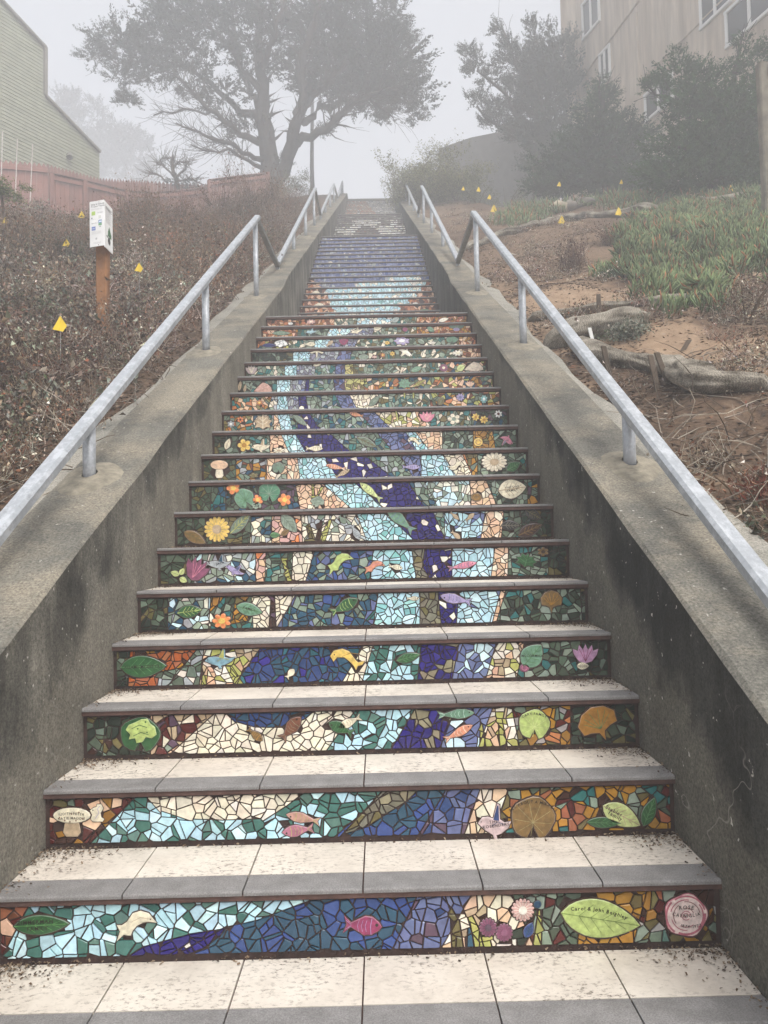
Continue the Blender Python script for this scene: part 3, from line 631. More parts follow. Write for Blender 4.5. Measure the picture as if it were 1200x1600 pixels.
PIECES = {
0: [('leaf', 67, 1443, 87, 31, 3, 'gn', (.10,.26,.08), [Q('ZIMMERMAN', -10, -5, 8.5), Q('FAMILY', -6, 5, 8.5)], 'dark green leaf with a family name pressed in'),
    ('dolphin', 215, 1446, 62, 50, 0, 'iv', 'tn', None, 'cream leaping dolphin'), ('fish', 567, 1444, 60, 36, -4, 'mg', 'lav', None, 'maroon fish on the blue tiles'),
    ('flower', 816, 1420, 36, 36, 0, 'pk', 'cr2', None, 'pink and white aster', 16), ('flower', 762, 1447, 28, 30, 10, 'pur', 'mv', None, 'left purple aster', 14), ('flower', 787, 1455, 27, 29, 0, 'pur', (.26,.1,.17), None, 'right purple aster', 14),
    ('leaf', 825.5, 1451, 26, 15, 65, 'bl2', 'tb'), ('disc', 839, 1411, 12, 12, 0, 'tb', 'bl'),
    ('leaf', 937, 1434, 125, 60, -9, 'lm', (.22,.30,.08), [Q('Carol & John Beighley', -2, -15, 8.2, .5)], 'large lime green leaf with names along its upper edge'),
    ('rose', 1070, 1428, 70, 70, 0, (.74,.60,.56), (.45,.14,.18), [Q('ROSE', 0, -13, 8.5, .3), Q('CAENIGLIA', 0, 0, 7.4, -.6), Q('1874-1973', 7, 17, 6.6, -.7)], 'pink and cream rose medallion with a name and dates')],
1: [('shroom', 114, 1283, 58, 46, 0, 'iv', 'tn', [Q('JUDITH PETER', 0, -14, 5.4, .4), Q('KATIE MADDIE', 0, -7, 5.4, .2)], 'cream mushroom cap with four names'), ('squirrel', 153, 1269, 22, 27, 0, 'iv', 'lav'),
    ('fish', 474, 1277, 54, 19, 168, (.45,.25,.2), 'yg'), ('fish', 466, 1296, 50, 22, -172, (.38,.14,.2), 'yg'),
    ('bird', 772, 1283, 52, 56, 8, (.55,.42,.42), 'bl', [Q('THE', -2, -1, 6.5), Q('ROSENDERS', 2, 5, 6.5)], 'blue and pink bird with a family name'),
    ('pad', 832, 1277, 68, 66, 0, 'bz', (.32,.27,.12), [Q('ALL ABOUT A MIRACLE', 0, -26, 6.5, 1.5)], 'brown and green lily pad'),
    ('leaf', 970, 1273, 66, 34, -28, 'lm2', 'tn', [Q('Stabler', -12, -8, 8), Q('family', -10, 0, 8)], 'pale leaf with a squirrel and a family name'), ('leaf', 943, 1284, 54, 17, -2, 'gn', 'gn2'), ('leaf', 1013, 1267, 48, 21, 68, 'gn', 'gn2')],
2: [('pad', 220, 1147, 62, 54, 0, 'gn', 'gn'), ('frog', 222, 1141, 48, 38, 0, 'lm', 'gn', None, 'lime green frog on a dark lily pad'), ('fish', 399, 1147, 30, 15, -40, 'bz', 'oc'), ('fish', 455, 1137, 46, 24, 50, 'br2', 'gs2', None, 'brown fish diving'), ('fish', 546, 1128, 40, 16, 205, 'iv', 'tn'), ('fish', 533, 1137, 42, 22, 155, 'gn', 'gn2'),
    ('fish', 712, 1115, 58, 18, 4, 'jd', (.45,.6,.5), None, 'pale green minnow'), ('fish', 716, 1144, 50, 16, 28, 'sal', 'iv'), ('pad', 834, 1131, 48, 46, 0, 'lm', 'lm2', [Q('CARY FAMILY', 0, -17, 5.5, 1.1)], 'lime lily pad'), ('ginkgo', 934, 1130, 62, 56, 25, (.36,.17,.03), 'gn2', None, 'green and gold fan leaf')],
3: [('leaf', 225, 1041, 72, 34, 2, 'gn', 'gn2', [Q('ADAMS MCINTYRE', 0, 0, 6)], 'large green leaf with a name'), ('bird', 344, 1029, 48, 30, 10, (.2,.35,.42), 'yg', None, 'blue bird'), ('whale', 543, 1030, 54, 34, 0, 'ye', 'oc', None, 'yellow whale'), ('fish', 454, 1052, 18, 12, 50, 'iv'), ('leaf', 638, 1027, 38, 15, 15, 'gn', 'gn2'),
    ('leaf', 831, 1024, 44, 34, 50, 'jd', 'gn2', [Q('MCCORMICK', 0, 0, 5)]), ('disc', 819, 1043, 15, 13, 0, 'pur', 'ppk'), ('tulip', 914, 1021, 40, 30, 0, (.5,.28,.45), 'mg', None, 'pink lotus flower'), ('leaf', 910, 1040, 19, 11, 0, 'iv')],
4: [('leaf', 297, 955, 38, 20, 8, 'gn', 'lm', [Q('KELLY', 0, 0, 5)]), ('leaf', 390, 952, 42, 20, -14, 'jd', 'gn2', [Q('FAMILY', 0, -1, 5)]), ('flower', 347, 970, 30, 24, 0, 'or_', 'ye', None, 'orange flower', 7), ('fish', 538, 947, 48, 22, 27, 'gn', 'lm', None, 'dark green fish'), ('fish', 712, 936, 50, 18, 168, 'lav', 'pw', None, 'lavender fish'), ('fish', 645, 935, 20, 8, 0, 'iv'), ('ginkgo', 861, 940, 34, 36, 0, 'bz', 'oc', None, 'golden brown ginkgo leaf')],
5: [('tulip', 308, 889, 38, 38, -25, 'pur', 'ppk', None, 'purple tulip'), ('leaf', 274, 896, 14, 9, 160, 'lm2'), ('leaf', 285, 893, 12, 8, 60, 'lm2'), ('leaf', 287, 906, 13, 9, -30, 'lm2'), ('bird', 343, 879, 38, 24, 10, 'lg', 'tb', [Q('JACK', 2, 1, 5)]), ('bird', 368, 890, 32, 18, -20, 'lav', 'pw'),
    ('dolphin', 533, 881, 42, 32, 10, 'lm', 'yg', None, 'lime green dolphin'), ('dolphin', 586, 887, 32, 22, 0, 'sal', 'ppk', None, 'salmon dolphin'), ('fish', 618, 886, 22, 10, -10, 'iv'), ('fish', 722, 884, 46, 12, 12, 'ppk', 'pw', None, 'pink and violet fish'), ('leaf5', 822, 875, 34, 22, -15, 'gn', 'gn2'), ('flower', 848, 862, 18, 14, 0, 'bz', 'br', None, None, 6)],
6: [('flower', 339.5, 827, 40, 40, 0, 'ye', 'tn', None, 'yellow sunflower', 16), ('leaf', 305, 840, 38, 17, -28, 'bz', 'ol'), ('leaf', 376, 818, 44, 17, 45, 'sg', 'yg'), ('leaf', 452, 818, 36, 19, -50, 'sg2', 'sg'), ('leaf', 430, 836, 16, 9, 0, 'gn2'), ('leaf', 446, 832, 16, 8, 35, 'bz'), ('fish', 625, 812, 58, 20, 138, 'jd', 'pw', None, 'green and blue fish'), ('fish', 710, 806, 18, 7, -40, 'tn'), ('fish', 734, 808, 18, 8, 40, 'tn'), ('fish', 712, 836, 18, 9, -40, 'tn'), ('leaf', 797, 821, 28, 15, 0, 'bk', 'gs'), ('leaf', 828, 828, 40, 18, 25, 'br', 'bz'), ('leaf', 833, 804, 26, 15, -30, 'bk', 'ol'), ('fish', 556, 832, 26, 12, -60, 'lg'), ('fish', 535, 812, 16, 10, -50, 'sg')],
7: [('flower', 365, 763, 22, 20, 0, 'or_', 'ye', None, None, 5), ('flower', 403, 781, 18, 16, 0, 'or_', 'ye', None, None, 5), ('flower', 445, 781, 21, 20, 0, 'or_', 'ye', None, None, 5), ('pad', 382, 779, 30, 31, 30, 'jd', 'gn2', None, 'left lily pad'), ('pad', 421, 769, 33, 31, 0, (.08,.22,.13), 'sg2', None, 'right lily pad'), ('frog', 401, 790, 16, 12, 0, 'sg2', 'dg'), ('frog', 496, 784, 22, 17, 0, 'sg2', 'sg'), ('fish', 579, 768, 44, 13, 140, 'lm2', 'sg', None, 'yellow green fish'), ('disc', 744, 777, 17, 13, 0, 'bz', 'oc'), ('leaf', 800, 764, 44, 30, 8, 'iv', 'tn', [Q('THE OAK', 0, -3, 4.5), Q('FAMILY', 0, 2, 4.5)], 'cream paper leaf'), ('leaf', 380, 792, 3, 3, 0, 'sg')],
8: [('shroom', 343, 733, 27, 28, 0, 'pc', 'cr', None, 'cream mushroom'), ('pad', 435, 731, 19, 17, 0, 'sg', 'jd'), ('fish', 525, 730, 32, 9, 168, 'sal', 'iv'), ('fish', 535, 740, 26, 8, 30, 'tn'), ('flower', 772, 722, 40, 30, 0, 'cr', 'tn', None, 'large cream daisy', 16), ('leaf', 802, 729, 24, 15, 30, 'gn', 'gn2'), ('fish', 642, 730, 28, 9, 0, 'lav', 'pw'), ('dolphin', 710, 726, 22, 18, 180, 'iv', 'tn'), ('flower', 397, 743, 14, 8, 0, 'ol2', 'ol', None, None, 5)],
9: [('flower', 382, 696, 21, 20, 0, 'ye', 'oc', None, 'yellow flower', 5), ('leaf', 356, 694, 18, 9, 70, 'iv', 'tn'), ('bird', 408, 697, 30, 20, 10, 'iv', 'tn', None, 'cream dove'), ('fish', 491, 701, 27, 10, 0, 'iv', 'tn'), ('leaf', 573, 691, 34, 12, -25, 'sg', 'ol'), ('whale', 648, 690, 22, 14, 0, 'iv', 'ye'), ('disc', 747, 691, 14, 13, 0, 'ye', 'pur'), ('bird', 791, 689, 22, 18, 160, 'ppk', 'lv', None, 'pink bird'), ('flower', 436, 704, 18, 9, 0, 'iv', 'tn', None, None, 8)],
10: [('leaf5', 411, 659, 28, 24, 0, 'tn', 'iv', None, 'beige maple leaf'), ('flower', 361, 663, 11, 11, 0, 'lg', 'wh', None, None, 6), ('flower', 376, 656, 10, 10, 0, 'or_', 'mr', None, None, 6), ('tulip', 667, 651, 24, 17, 0, 'ppk', 'pk', None, 'pink lotus'), ('flower', 709, 655, 20, 17, 0, 'cr', 'sg2', None, None, 5), ('flower', 743, 652, 12, 12, 0, 'ye', 'oc', None, None, 7), ('flower', 756, 656, 13, 12, 0, 'ye', 'oc', None, None, 7), ('flower', 778.5, 647, 12, 12, 0, 'wh', 'mr', None, None, 7), ('leaf', 469, 657, 26, 9, -38, 'sg', 'sg2'), ('fish', 557, 648, 22, 8, 165, 'sal', 'oc'), ('leaf', 620, 650, 3, 22, 10, 'yg')],
11: [('flower', 405.6, 629.5, 11, 9, 0, 'og2', 'ye', None, None, 6), ('flower', 719, 621, 13, 12, 0, 'lav', 'pw', None, None, 8), ('flower', 756, 624, 11, 13, 0, 'aq', 'wh', None, None, 8), ('leaf', 585, 627, 22, 9, 45, 'sg', 'sg2'), ('leaf', 632, 617, 3, 12, 0, 'yg'), ('leaf', 646, 617, 3, 12, 0, 'yg'), ('leaf', 689, 627, 14, 10, 60, 'ol', 'sg')],
12: [('shell', 411, 606, 28, 16, 0, (.5,.3,.24), 'pk', None, 'rose coloured shell'), ('leaf5', 632, 599, 20, 17, 0, 'jd', 'sg'), ('tulip', 734, 600, 14, 9, 0, 'pc', 'pk'), ('leaf', 375, 603, 16, 5, 80, 'tn'), ('leaf', 383, 607, 12, 4, 80, 'tn'), ('leaf', 655, 599, 22, 7, 30, 'bz', 'yg')],
13: [('tulip', 393, 578, 18, 15, 0, (.4,.32,.32), 'iv'), ('flower', 693, 575, 13, 12, 0, 'pur', 'iv', None, None, 10), ('shell', 740, 573, 30, 15, 0, (.62,.52,.42), 'iv', None, 'pale fan shell'), ('leaf', 720, 575, 14, 10, 30, 'lm2'), ('leaf', 651, 577, 18, 8, 20, 'jd', 'sg2'), ('leaf', 497, 569, 16, 6, 20, 'iv')],
14: [('dragonfly', 495, 551, 24, 16, 0, 'iv', 'tn', None, 'cream dragonfly'), ('bird', 633, 552, 24, 14, 160, 'cr2', 'iv', None, 'white bird'), ('flower', 715, 552, 17, 9, 0, 'cr2', 'iv', None, None, 8), ('flower', 598, 555, 8, 7, 0, 'og2', 'ye', None, None, 6), ('flower', 613, 553, 8, 7, 0, 'ye', 'oc', None, None, 6), ('flower', 585, 558, 8, 5, 0, 'pk', 'cr', None, None, 6), ('disc', 568, 558, 16, 8, 0, 'sg2')],
15: [('frog', 439, 537, 21, 12, 0, 'wh', 'lg'), ('flower', 628, 533, 25, 13, 0, 'lav', 'wh', None, 'pale lotus flower', 7), ('fish', 484, 538, 19, 8, 0, 'iv'), ('tulip', 537, 533, 15, 13, 0, 'mg', 'pur', None, 'magenta tulip'), ('leaf', 421, 540, 22, 6, 0, 'bl', 'cb'), ('flower', 605, 536, 8, 6, 0, 'ye', 'oc', None, None, 6), ('pad', 706, 531, 18, 10, 0, (.1,.2,.13), 'sg'), ('flower', 424, 530, 10, 5, 0, 'ye', 'og', None, None, 6), ('fish', 515, 537, 14, 7, 40, 'tn'), ('leaf', 658, 534, 12, 7, -30, 'sg2'), ('tulip', 675, 536, 12, 5, 0, 'cr2')],
16: [('leaf', 440, 521, 28, 6, 0, 'jd', 'sg2'), ('bird', 486, 518, 18, 9, 10, (.3,.45,.5), 'lb'), ('disc', 633, 515, 8, 7, 0, 'pur', 'mg'), ('leaf', 673, 515, 12, 7, -30, 'jd'), ('bird', 557, 517, 20, 10, 20, 'iv'), ('pad', 713, 509, 24, 10, 0, (.07,.15,.1), 'sg'), ('disc', 713, 515, 10, 5, 0, 'lav'), ('leaf', 590, 513, 13, 8, 10, 'iv')],
17: [('flower', 486, 503, 14, 7, 0, 'pk', 'cr', None, None, 8), ('disc', 454, 506, 7, 4, 0, 'wh'), ('leaf', 693, 500, 16, 6, 15, 'cr2', 'iv'), ('leaf', 618, 500, 13, 8, 30, (.3,.35,.33)), ('shell', 479, 487, 1, 1, 0, 'iv')],
}

# ------------------------------------------------------------------ build the stairs
OUT = dict(leaf=o_leaf(), leaf5=LEAF5, fish=FISH, dolphin=DOLPH, whale=WHALE, bird=BIRD, frog=FROG, tulip=TULIP, dragonfly=DRAGF, ginkgo=GINK, shell=SHELL, squirrel=SQUIR)
all_cells = []                                # (size as seen, riser object, polygon, Y, colour, bevel)
def parse(z, Y, z0, z1):
    """'pal xt:xb pal ...' -> list of palettes and dividers (each a polyline in the riser plane, bottom to top)"""
    w_ = z.split(); pals, divs = [], []
    for q in w_:
        if q[0].isdigit():
            if '@' in q: pts = [(float(a.split('@')[0]), float(a.split('@')[1])) for a in q.split(',')]
            else: a, b_ = q.split(':'); pts = [(float(a), 1.0), (float(b_), 0.0)]
            D = Y-CAM.y; ln = []
            for x, v in sorted(pts, key=lambda e: e[1]):
                zz = z0+v*(z1-z0); # x on the plane from the photo column
                py = 800-F*(zz-CAM.z)/D; P = at(x, py, Y); ln.append((P.x, zz))
            divs.append(ln)
        else: pals.append(PAL[q])
    return pals, divs
def xat(ln, z):
    if z <= ln[0][1]: return ln[0][0]
    for a, b in zip(ln[:-1], ln[1:]):
        if z <= b[1]: return a[0]+(b[0]-a[0])*(z-a[1])/max(1e-6, b[1]-a[1])
    return ln[-1][0]
XT = [0.012+0.3125*k for k in range(-3, 4)]
XE = [-HW]+[x for x in XT if -HW+.03 < x < HW-.03]+[HW]
riser_objs = []
for si, (Y, Z, Zb, fl, k) in enumerate(STEPS):
    nxt = STEPS[si+1] if si+1 < len(STEPS) else (Y+1.6, Z, Z, 9, 0)
    depth = nxt[0]-Y+0.06
    rb = MB(); rb.box((-HW, Y+.02, Zb-.02), (HW, Y+.07, Z-.012))
    rs = rb.build('riser', M['grout'], stairs, loc=(0, Y+.02, Zb)); riser_objs.append(rs)
    tb = MB(); tb.box((-HW, Y+.070, Z-.16), (HW, Y+depth+.02, Z-.010))
    tb.box((-HW, Y+.004, Z-(.026 if fl == 0 else .017)), (HW, Y+.0695, Z-.0115))
    td = tb.build('tread', M['nosing_bed'], stairs, loc=(0, Y, Z-.1))
    if fl == 0:
        for a, b in zip(XE[:-1], XE[1:]):
            mb = MB(); g = .0022; e = .004+rl.uniform(-.0006, .0006)
            x0, x1 = a+g, b-g; y0, y1 = Y, Y+.098; zt = Z+rl.uniform(-.0006, .0006)
            # bull-nosed front edge
            prof = [(y0, Z-.0115), (y0, Z-.005), (y0+.0015, Z-.002), (y0+.005, zt), (y1, zt), (y1, Z-.0115)]
            vs = [(x, y, z) for x in (x0, x1) for y, z in prof]; n6 = 6
            mb.add(vs, [tuple(range(6)), tuple(reversed(range(6, 12)))]+[(i+6, (i+1) % 6+6, (i+1) % 6, i) for i in range(6)])
            mb.build('nosing_tile', M['gray'], td, loc=((x0+x1)/2, (y0+y1)/2, Z-.01))
            if k <= 5:
                mb = MB(); yb = Y+depth-.05
                mb.box((x0, Y+.102, Z-.0095), (x1, yb, zt-.0004+rl.uniform(-.0003, .0003)))
                mb.build('tread_tile', M['cream'], td, loc=((x0+x1)/2, Y+.2, Z-.01))
        if k > 5:
            mb = MB(); mb.box((-HW+.002, Y+.102, Z-.0095), (HW-.002, Y+depth-.05, Z)); mb.build('tread_tile', M['cream'], td, loc=(0, Y+.2, Z-.01))
    else:
        mb = MB(); mb.box((-HW+.002, Y, Z-.0115), (HW-.002, Y+.098, Z)); mb.build('nosing_tile', M['gray'], td, loc=(0, Y+.05, Z-.01))
        mb = MB(); mb.box((-HW+.002, Y+.102, Z-.0095), (HW-.002, Y+depth-.05, Z)); mb.build('tread_tile', M['cream'], td, loc=(0, Y+.2, Z-.01))
    # mosaic
    Yf = Y+.02; z0, z1 = (Zb+.013, Z-.031) if fl == 0 else (Zb+.006, Z-.022); D = Yf-CAM.y
    s = .037 if fl == 0 else (.055 if fl == 1 else .075)
    if fl == 0 and k <= 1: s = .038
    P = cells(-HW+.012, HW-.012, z0, z1, s)
    items = []
    if fl == 0 and k >= 0:
        zs, polys = DES[k]; pals, divs = parse(zs, Yf, z0, z1)
        for d in divs: P = cut(P, d)
        pw_ = []
        for pn, pts in polys:
            q = [at(x, y, Yf) for x, y in pts]; q = [(e.x, e.z) for e in q]; pw_.append((PAL[pn] if pn in PAL else [CL[pn]], q)); P = cut(P, q+[q[0]])
        def colour(x, z):
            for pl, q in reversed(pw_):
                if inside(x, z, q): return pl
            return pals[sum(1 for d in divs if xat(d, z) < x)]
        items = PIECES.get(k, [])
    elif fl == 0:
        def colour(x, z): return PAL['blz'] if x < .3 else PAL['mixa']
    else:
        ud = upper_design(fl, k); names = ud
        for pn, xe in ud[:-1]: P = cut(P, [(xe, z0), (xe+.02, z1)])
        def colour(x, z, ud=ud):
            for pn, xe in ud:
                if x < xe: return PAL[pn]
            return PAL[ud[-1][0]]
    # outlines of the handmade pieces: tiles that would lie under them are left out
    outl = []
    for it in items:
        a = R(it[5]); w_, h_ = it[3]*.46, it[4]*.46
        base_o = OUT.get(it[0])
        pts = rotpts(base_o, it[1], it[2], it[3]*.98, it[4]*.98, it[5]) if base_o else [(it[1]+w_*math.cos(t)*math.cos(a)-h_*math.sin(t)*math.sin(a), it[2]-(w_*math.cos(t)*math.sin(a)+h_*math.sin(t)*math.cos(a))) for t in [2*math.pi*j/14 for j in range(14)]]
        q = [at(x, y, Yf) for x, y in pts]; outl.append([(e.x, e.z) for e in q])
    for p in P:
        c = cent(p)
        if any(inside(c[0], c[1], o) for o in outl): continue
        q = shrink(p, .0020 if fl == 0 else .0022)
        if q is None: continue
        all_cells.append((area(q)/D**2, rs, q, Yf, rl.choice(colour(*c)), fl < 1))
    for it in items: piece(rs, Yf, it)
# a few more white-ish handmade pieces scattered in the navy risers
for (px, py, w_, h_, kd) in ((537, 400, 10, 5, 'bird'), (546, 398, 8, 4, 'fish'), (516, 412, 9, 4, 'shell'), (590, 371, 8, 4, 'frog'), (640, 370, 9, 4, 'shell'), (602, 389, 37, 5, 'disc'), (581, 418, 5, 3, 'disc'), (518, 373, 5, 3, 'disc'), (493, 461, 14, 5, 'shell'), (498, 476, 16, 5, 'shell'), (625, 471, 16, 6, 'shell'), (649, 480, 10, 6, 'disc'), (664, 481, 16, 6, 'pad'), (571, 468, 10, 5, 'leaf'), (604, 467, 8, 6, 'leaf')):
    best = min((s_ for s_ in zip(STEPS, riser_objs) if s_[0][3] == 1), key=lambda s_: abs(project((0, s_[0][0], (s_[0][1]+s_[0][2])/2))[1]-py))
    (Y, Z, Zb, fl, k), rs = best
    py = project((0, Y, (Z+Zb)/2))[1]
    piece(rs, Y+.02, (kd, px, py, w_, h_, 0, {'disc': 'wh', 'pad': 'gn2'}.get(kd, 'cr'), 'iv'))
seen = [c for c in all_cells if abs(project((c[2][0][0], c[3], c[2][0][1]))[1]) < 1640]
seen.sort(key=lambda c: -c[0]); big = set(id(c) for c in seen[:300])
rest = MB()
for c in all_cells:
    if id(c) in big:
        mb = MB(); sherd(mb, c[2], c[3], c[4]); x, z = cent(c[2]); mb.build('mosaic_tile', M['glaze'], c[1], loc=(x, c[3], z))
    else: sherd(rest, c[2], c[3], c[4], c[5])
o = rest.build('mosaic_tiles', M['glaze'], stairs); tag(o, kind='stuff')
# bottom landing and the three landings between flights
lm_ = MB(); lm_.box((-HW, -4.2, -1.3), (HW, -1.2+.02, -.178*5), (1, 1, 1)); o = lm_.build('landing', M['cream'], stairs)
for ya, yb, zz in ((5.2, 6.88, 3.026), (12.9, 14.57, 6.869), (20.35, 22.02, 10.519)):
    lm_ = MB(); lm_.box((-HW, ya, zz-.3), (HW, yb, zz-.011)); lm_.build('landing', M['conc_pale'], stairs)
for ya, yb, za, zb in ((-1.1, 5.1, -.9, 2.85), (6.9, 12.8, 2.9, 6.7), (14.6, 20.25, 6.7, 10.35), (22.05, 28.6, 10.3, 14.55)):
    sb = MB(); L_ = [(-HW, ya, za-.25), (HW, ya, za-.25), (HW, yb, zb-.25), (-HW, yb, zb-.25), (-HW, ya, za-.9), (HW, ya, za-.9), (HW, yb, zb-.9), (-HW, yb, zb-.9)]
    sb.add(L_, [(0, 1, 2, 3), (4, 7, 6, 5), (0, 4, 5, 1), (1, 5, 6, 2), (2, 6, 7, 3), (3, 7, 4, 0)]); sb.build('stair_slab', M['conc_pale'], stairs)

# dirt and dry leaf crumbs in the corners of the treads
tv = np.array([[-.5, -.28, 0], [.5, -.22, .1], [.45, .3, .02], [-.4, .25, .16]]); tf = np.array([[0, 1, 2], [0, 2, 3]]); tc = np.ones((4, 3))
pos = []; 
for (Y, Z, Zb, fl, k) in STEPS:
    if fl > 0 or k < -1 or k > 6: continue
    for _ in range(900 if k < 4 else 260):
        u = rng.random(); sd_ = rng.choice([-1, 1])
        if u < .6: x = sd_*(HW-abs(rng.normal(0, .10))); y = Y+.315-abs(rng.normal(0, .055))
        elif u < .75: x = sd_*(HW-abs(rng.normal(0, .03))); y = Y+rng.uniform(0, .31)
        else: x = rng.uniform(-HW, HW); y = Y+.318-abs(rng.normal(0, .016))
        if abs(x) < HW and y > Y+.004 and y < Y+.317: pos.append((x, y, Z+.001+rng.random()*.006))
pos = np.array(pos); n = len(pos)
br_ = np.array([[.10, .065, .04], [.16, .11, .07], [.05, .035, .025], [.24, .18, .12]])[rng.integers(0, 4, n)]
V, Fc, Cc = stamp((tv, tf, tc), pos, rng.uniform(0, 6.28, n), rng.uniform(.003, .010, n), br_, rng.normal(0, .35, (n, 2)))
tag(np_mesh('leaf_litter', V, Fc, Cc, M['leafy']), kind='stuff')

# ------------------------------------------------------------------ flank walls
def wall(sx, matf, label):
    root = empty('concrete_wall', (sx*1.1, -2.6, -1), label, 'wall', 'concrete walls beside the stairs')
    X0, X1 = sx*HW, sx*(HW+.315)
    joints = [-3.2, 6.615, 13.9, 21.3, 29.9]
    for a, b in zip(joints[:-1], joints[1:]):
        mb = MB(); n = max(2, int((b-a)/.35)); ys = [a+.003+(b-a-.006)*i/n for i in range(n+1)]
        end_flat = 29.2
        vs = []
        for y in ys:
            zt = wall_top(min(y, end_flat)); zb = zt-1.5-(1.2 if y > 28 else 0)
            # worn arris: small chamfer and slight waviness
            wv = .004*math.sin(y*5+sx)+.003*math.sin(y*13.1)
            cr = .012+.004*math.sin(y*7.7+sx*2)
            prof = [(X0, zb), (X0, zt-cr+wv), (X0+sx*cr, zt+wv), (X1-sx*.015, zt+wv*.5), (X1, zt-.015+wv*.5), (X1+sx*.02, zb)]
            vs += [(x, y, z) for x, z in prof]
        fs = []; ms = []
        for i in range(n):
            for j in range(5):
                q = (i*6+j, i*6+j+1, (i+1)*6+j+1, (i+1)*6+j)
                fs.append(q if sx < 0 else q[::-1]); ms.append(1 if j in (1, 2, 3) else 0)
        e0, e1 = tuple(range(6)), tuple(range(n*6, n*6+6))
        fs += [e0[::-1] if sx < 0 else e0, e1 if sx < 0 else e1[::-1]]; ms += [0, 0]
        mb.v = vs; mb.f = fs; mb.c = [(1, 1, 1)]*len(vs); mb.m = ms
        mb.build('wall_section', [matf, M['conc_top']], root, loc=(X0, a, wall_top(a)))
    # pale shoulder strip of concrete on the planted side
    mb = MB(); vs = []; ys = [-3+i*.4 for i in range(84)]
    for i, y in enumerate(ys):
        zt = wall_top(min(y, 29.2)); wd = .16+.05*math.sin(y*1.3)+.03*math.sin(y*4)
        vs += [(X1+sx*.0, y, zt-.07), (X1+sx*wd, y, zt-.10), (X1+sx*(wd+.03), y, zt-.3)]
    fs = []
    for i in range(len(ys)-1):
        for j in range(2):
            q = (i*3+j, i*3+j+1, i*3+4+j, i*3+3+j); fs.append(q if sx < 0 else q[::-1])
    mb.add(vs, fs); mb.build('footing', M['conc_pale'], root)
    # mortar collars where the rail posts enter
    return root
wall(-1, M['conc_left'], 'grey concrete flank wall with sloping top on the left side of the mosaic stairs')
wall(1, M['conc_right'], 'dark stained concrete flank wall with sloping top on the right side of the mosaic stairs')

# ------------------------------------------------------------------ hand rails
def rail(sx, lo, hi, v, posts, label, first=False):
    X = sx*1.14
    root = empty('handrail', (X, lo[0], wall_top(lo[0])), label, 'handrail', 'galvanised handrails on the stair walls')
    a = Vector((X, lo[0], lo[1])); b = Vector((X, hi[0], hi[1])); d = (b-a).normalized()
    wd, ht = (.066, .05)
    up = Vector((0, -d.z, d.y))
    MB().bar(a, b+d*.02, wd, ht, side=Vector((1, 0, 0)), ch=.22).build('rail', M['steel'], root, loc=a)
    e = Vector((X, v[0], v[1])); dd = (e-b).normalized()
    MB().bar(b-up*.03+dd*.035, e, .055, .05, side=Vector((1, 0, 0)), ch=.1).build('return_bar', M['darksteel'], root, loc=b)
    for py in posts:
        zt = lo[1]+(py-lo[0])*(hi[1]-lo[1])/(hi[0]-lo[0])-.02; zb = wall_top(py)
        mb = MB(); mb.tube([(X, py, zb-.05), (X, py, zb+.3*(zt-zb)), (X, py, zt)], .0265, 16); mb.build('post', M['steel'], root, smooth=True, loc=(X, py, zb))
        mb = MB(); n = 18; rr = .075; vs = [(X+r_*math.cos(t)*(1+.12*math.sin(3*t+py)), py+r_*1.5*math.sin(t), wall_top(py+r_*1.5*math.sin(t))+h_) for r_, h_ in ((rr*1.7, -.006), (rr*1.25, .008), (.03, .02)) for t in [2*math.pi*i/n for i in range(n)]]
        mb.add(vs, [(r_*n+i, r_*n+(i+1) % n, (r_+1)*n+(i+1) % n, (r_+1)*n+i) for r_ in range(2) for i in range(n)]); mb.build('mortar_collar', M['mortar'], root, smooth=True, loc=(X, py, zb))
    mb = MB(); mb.tube([(X-.012, v[0], wall_top(v[0])-.03), (X-.012, v[0], v[1])], .012, 8); mb.tube([(X+.014, v[0]+.02, wall_top(v[0])-.03), (X+.014, v[0]+.02, v[1])], .012, 8); mb.build('foot', M['steel'], root)
SIDE = {-1: 'left', 1: 'right'}
for sx in (-1, 1):
    s = SIDE[sx]
    r0 = -0.55
    rail(sx, (r0, .70+.611*r0), (5.93, 4.32), (7.55, 4.40), (1.2, 3.44, 5.8), f'nearest galvanised steel handrail on the {s} wall beside the lowest flight')
    rail(sx, (7.55, 4.42), (14.1, 8.43), (15.6, 8.52), (9.55, 11.65, 13.72), f'galvanised handrail on the {s} wall beside the second flight, behind the nearest rail')
    rail(sx, (15.6, 8.52), (22.1, 12.3), (24.4, 12.93), (17.5, 19.7, 22.0), f'hazy galvanised handrail on the {s} wall beside the third flight')
    rail(sx, (24.4, 12.93), (29.1, 15.72), (29.35, 15.6), (26.2, 27.8, 29.0), f'faint topmost handrail on the {s} wall at the head of the stairs')

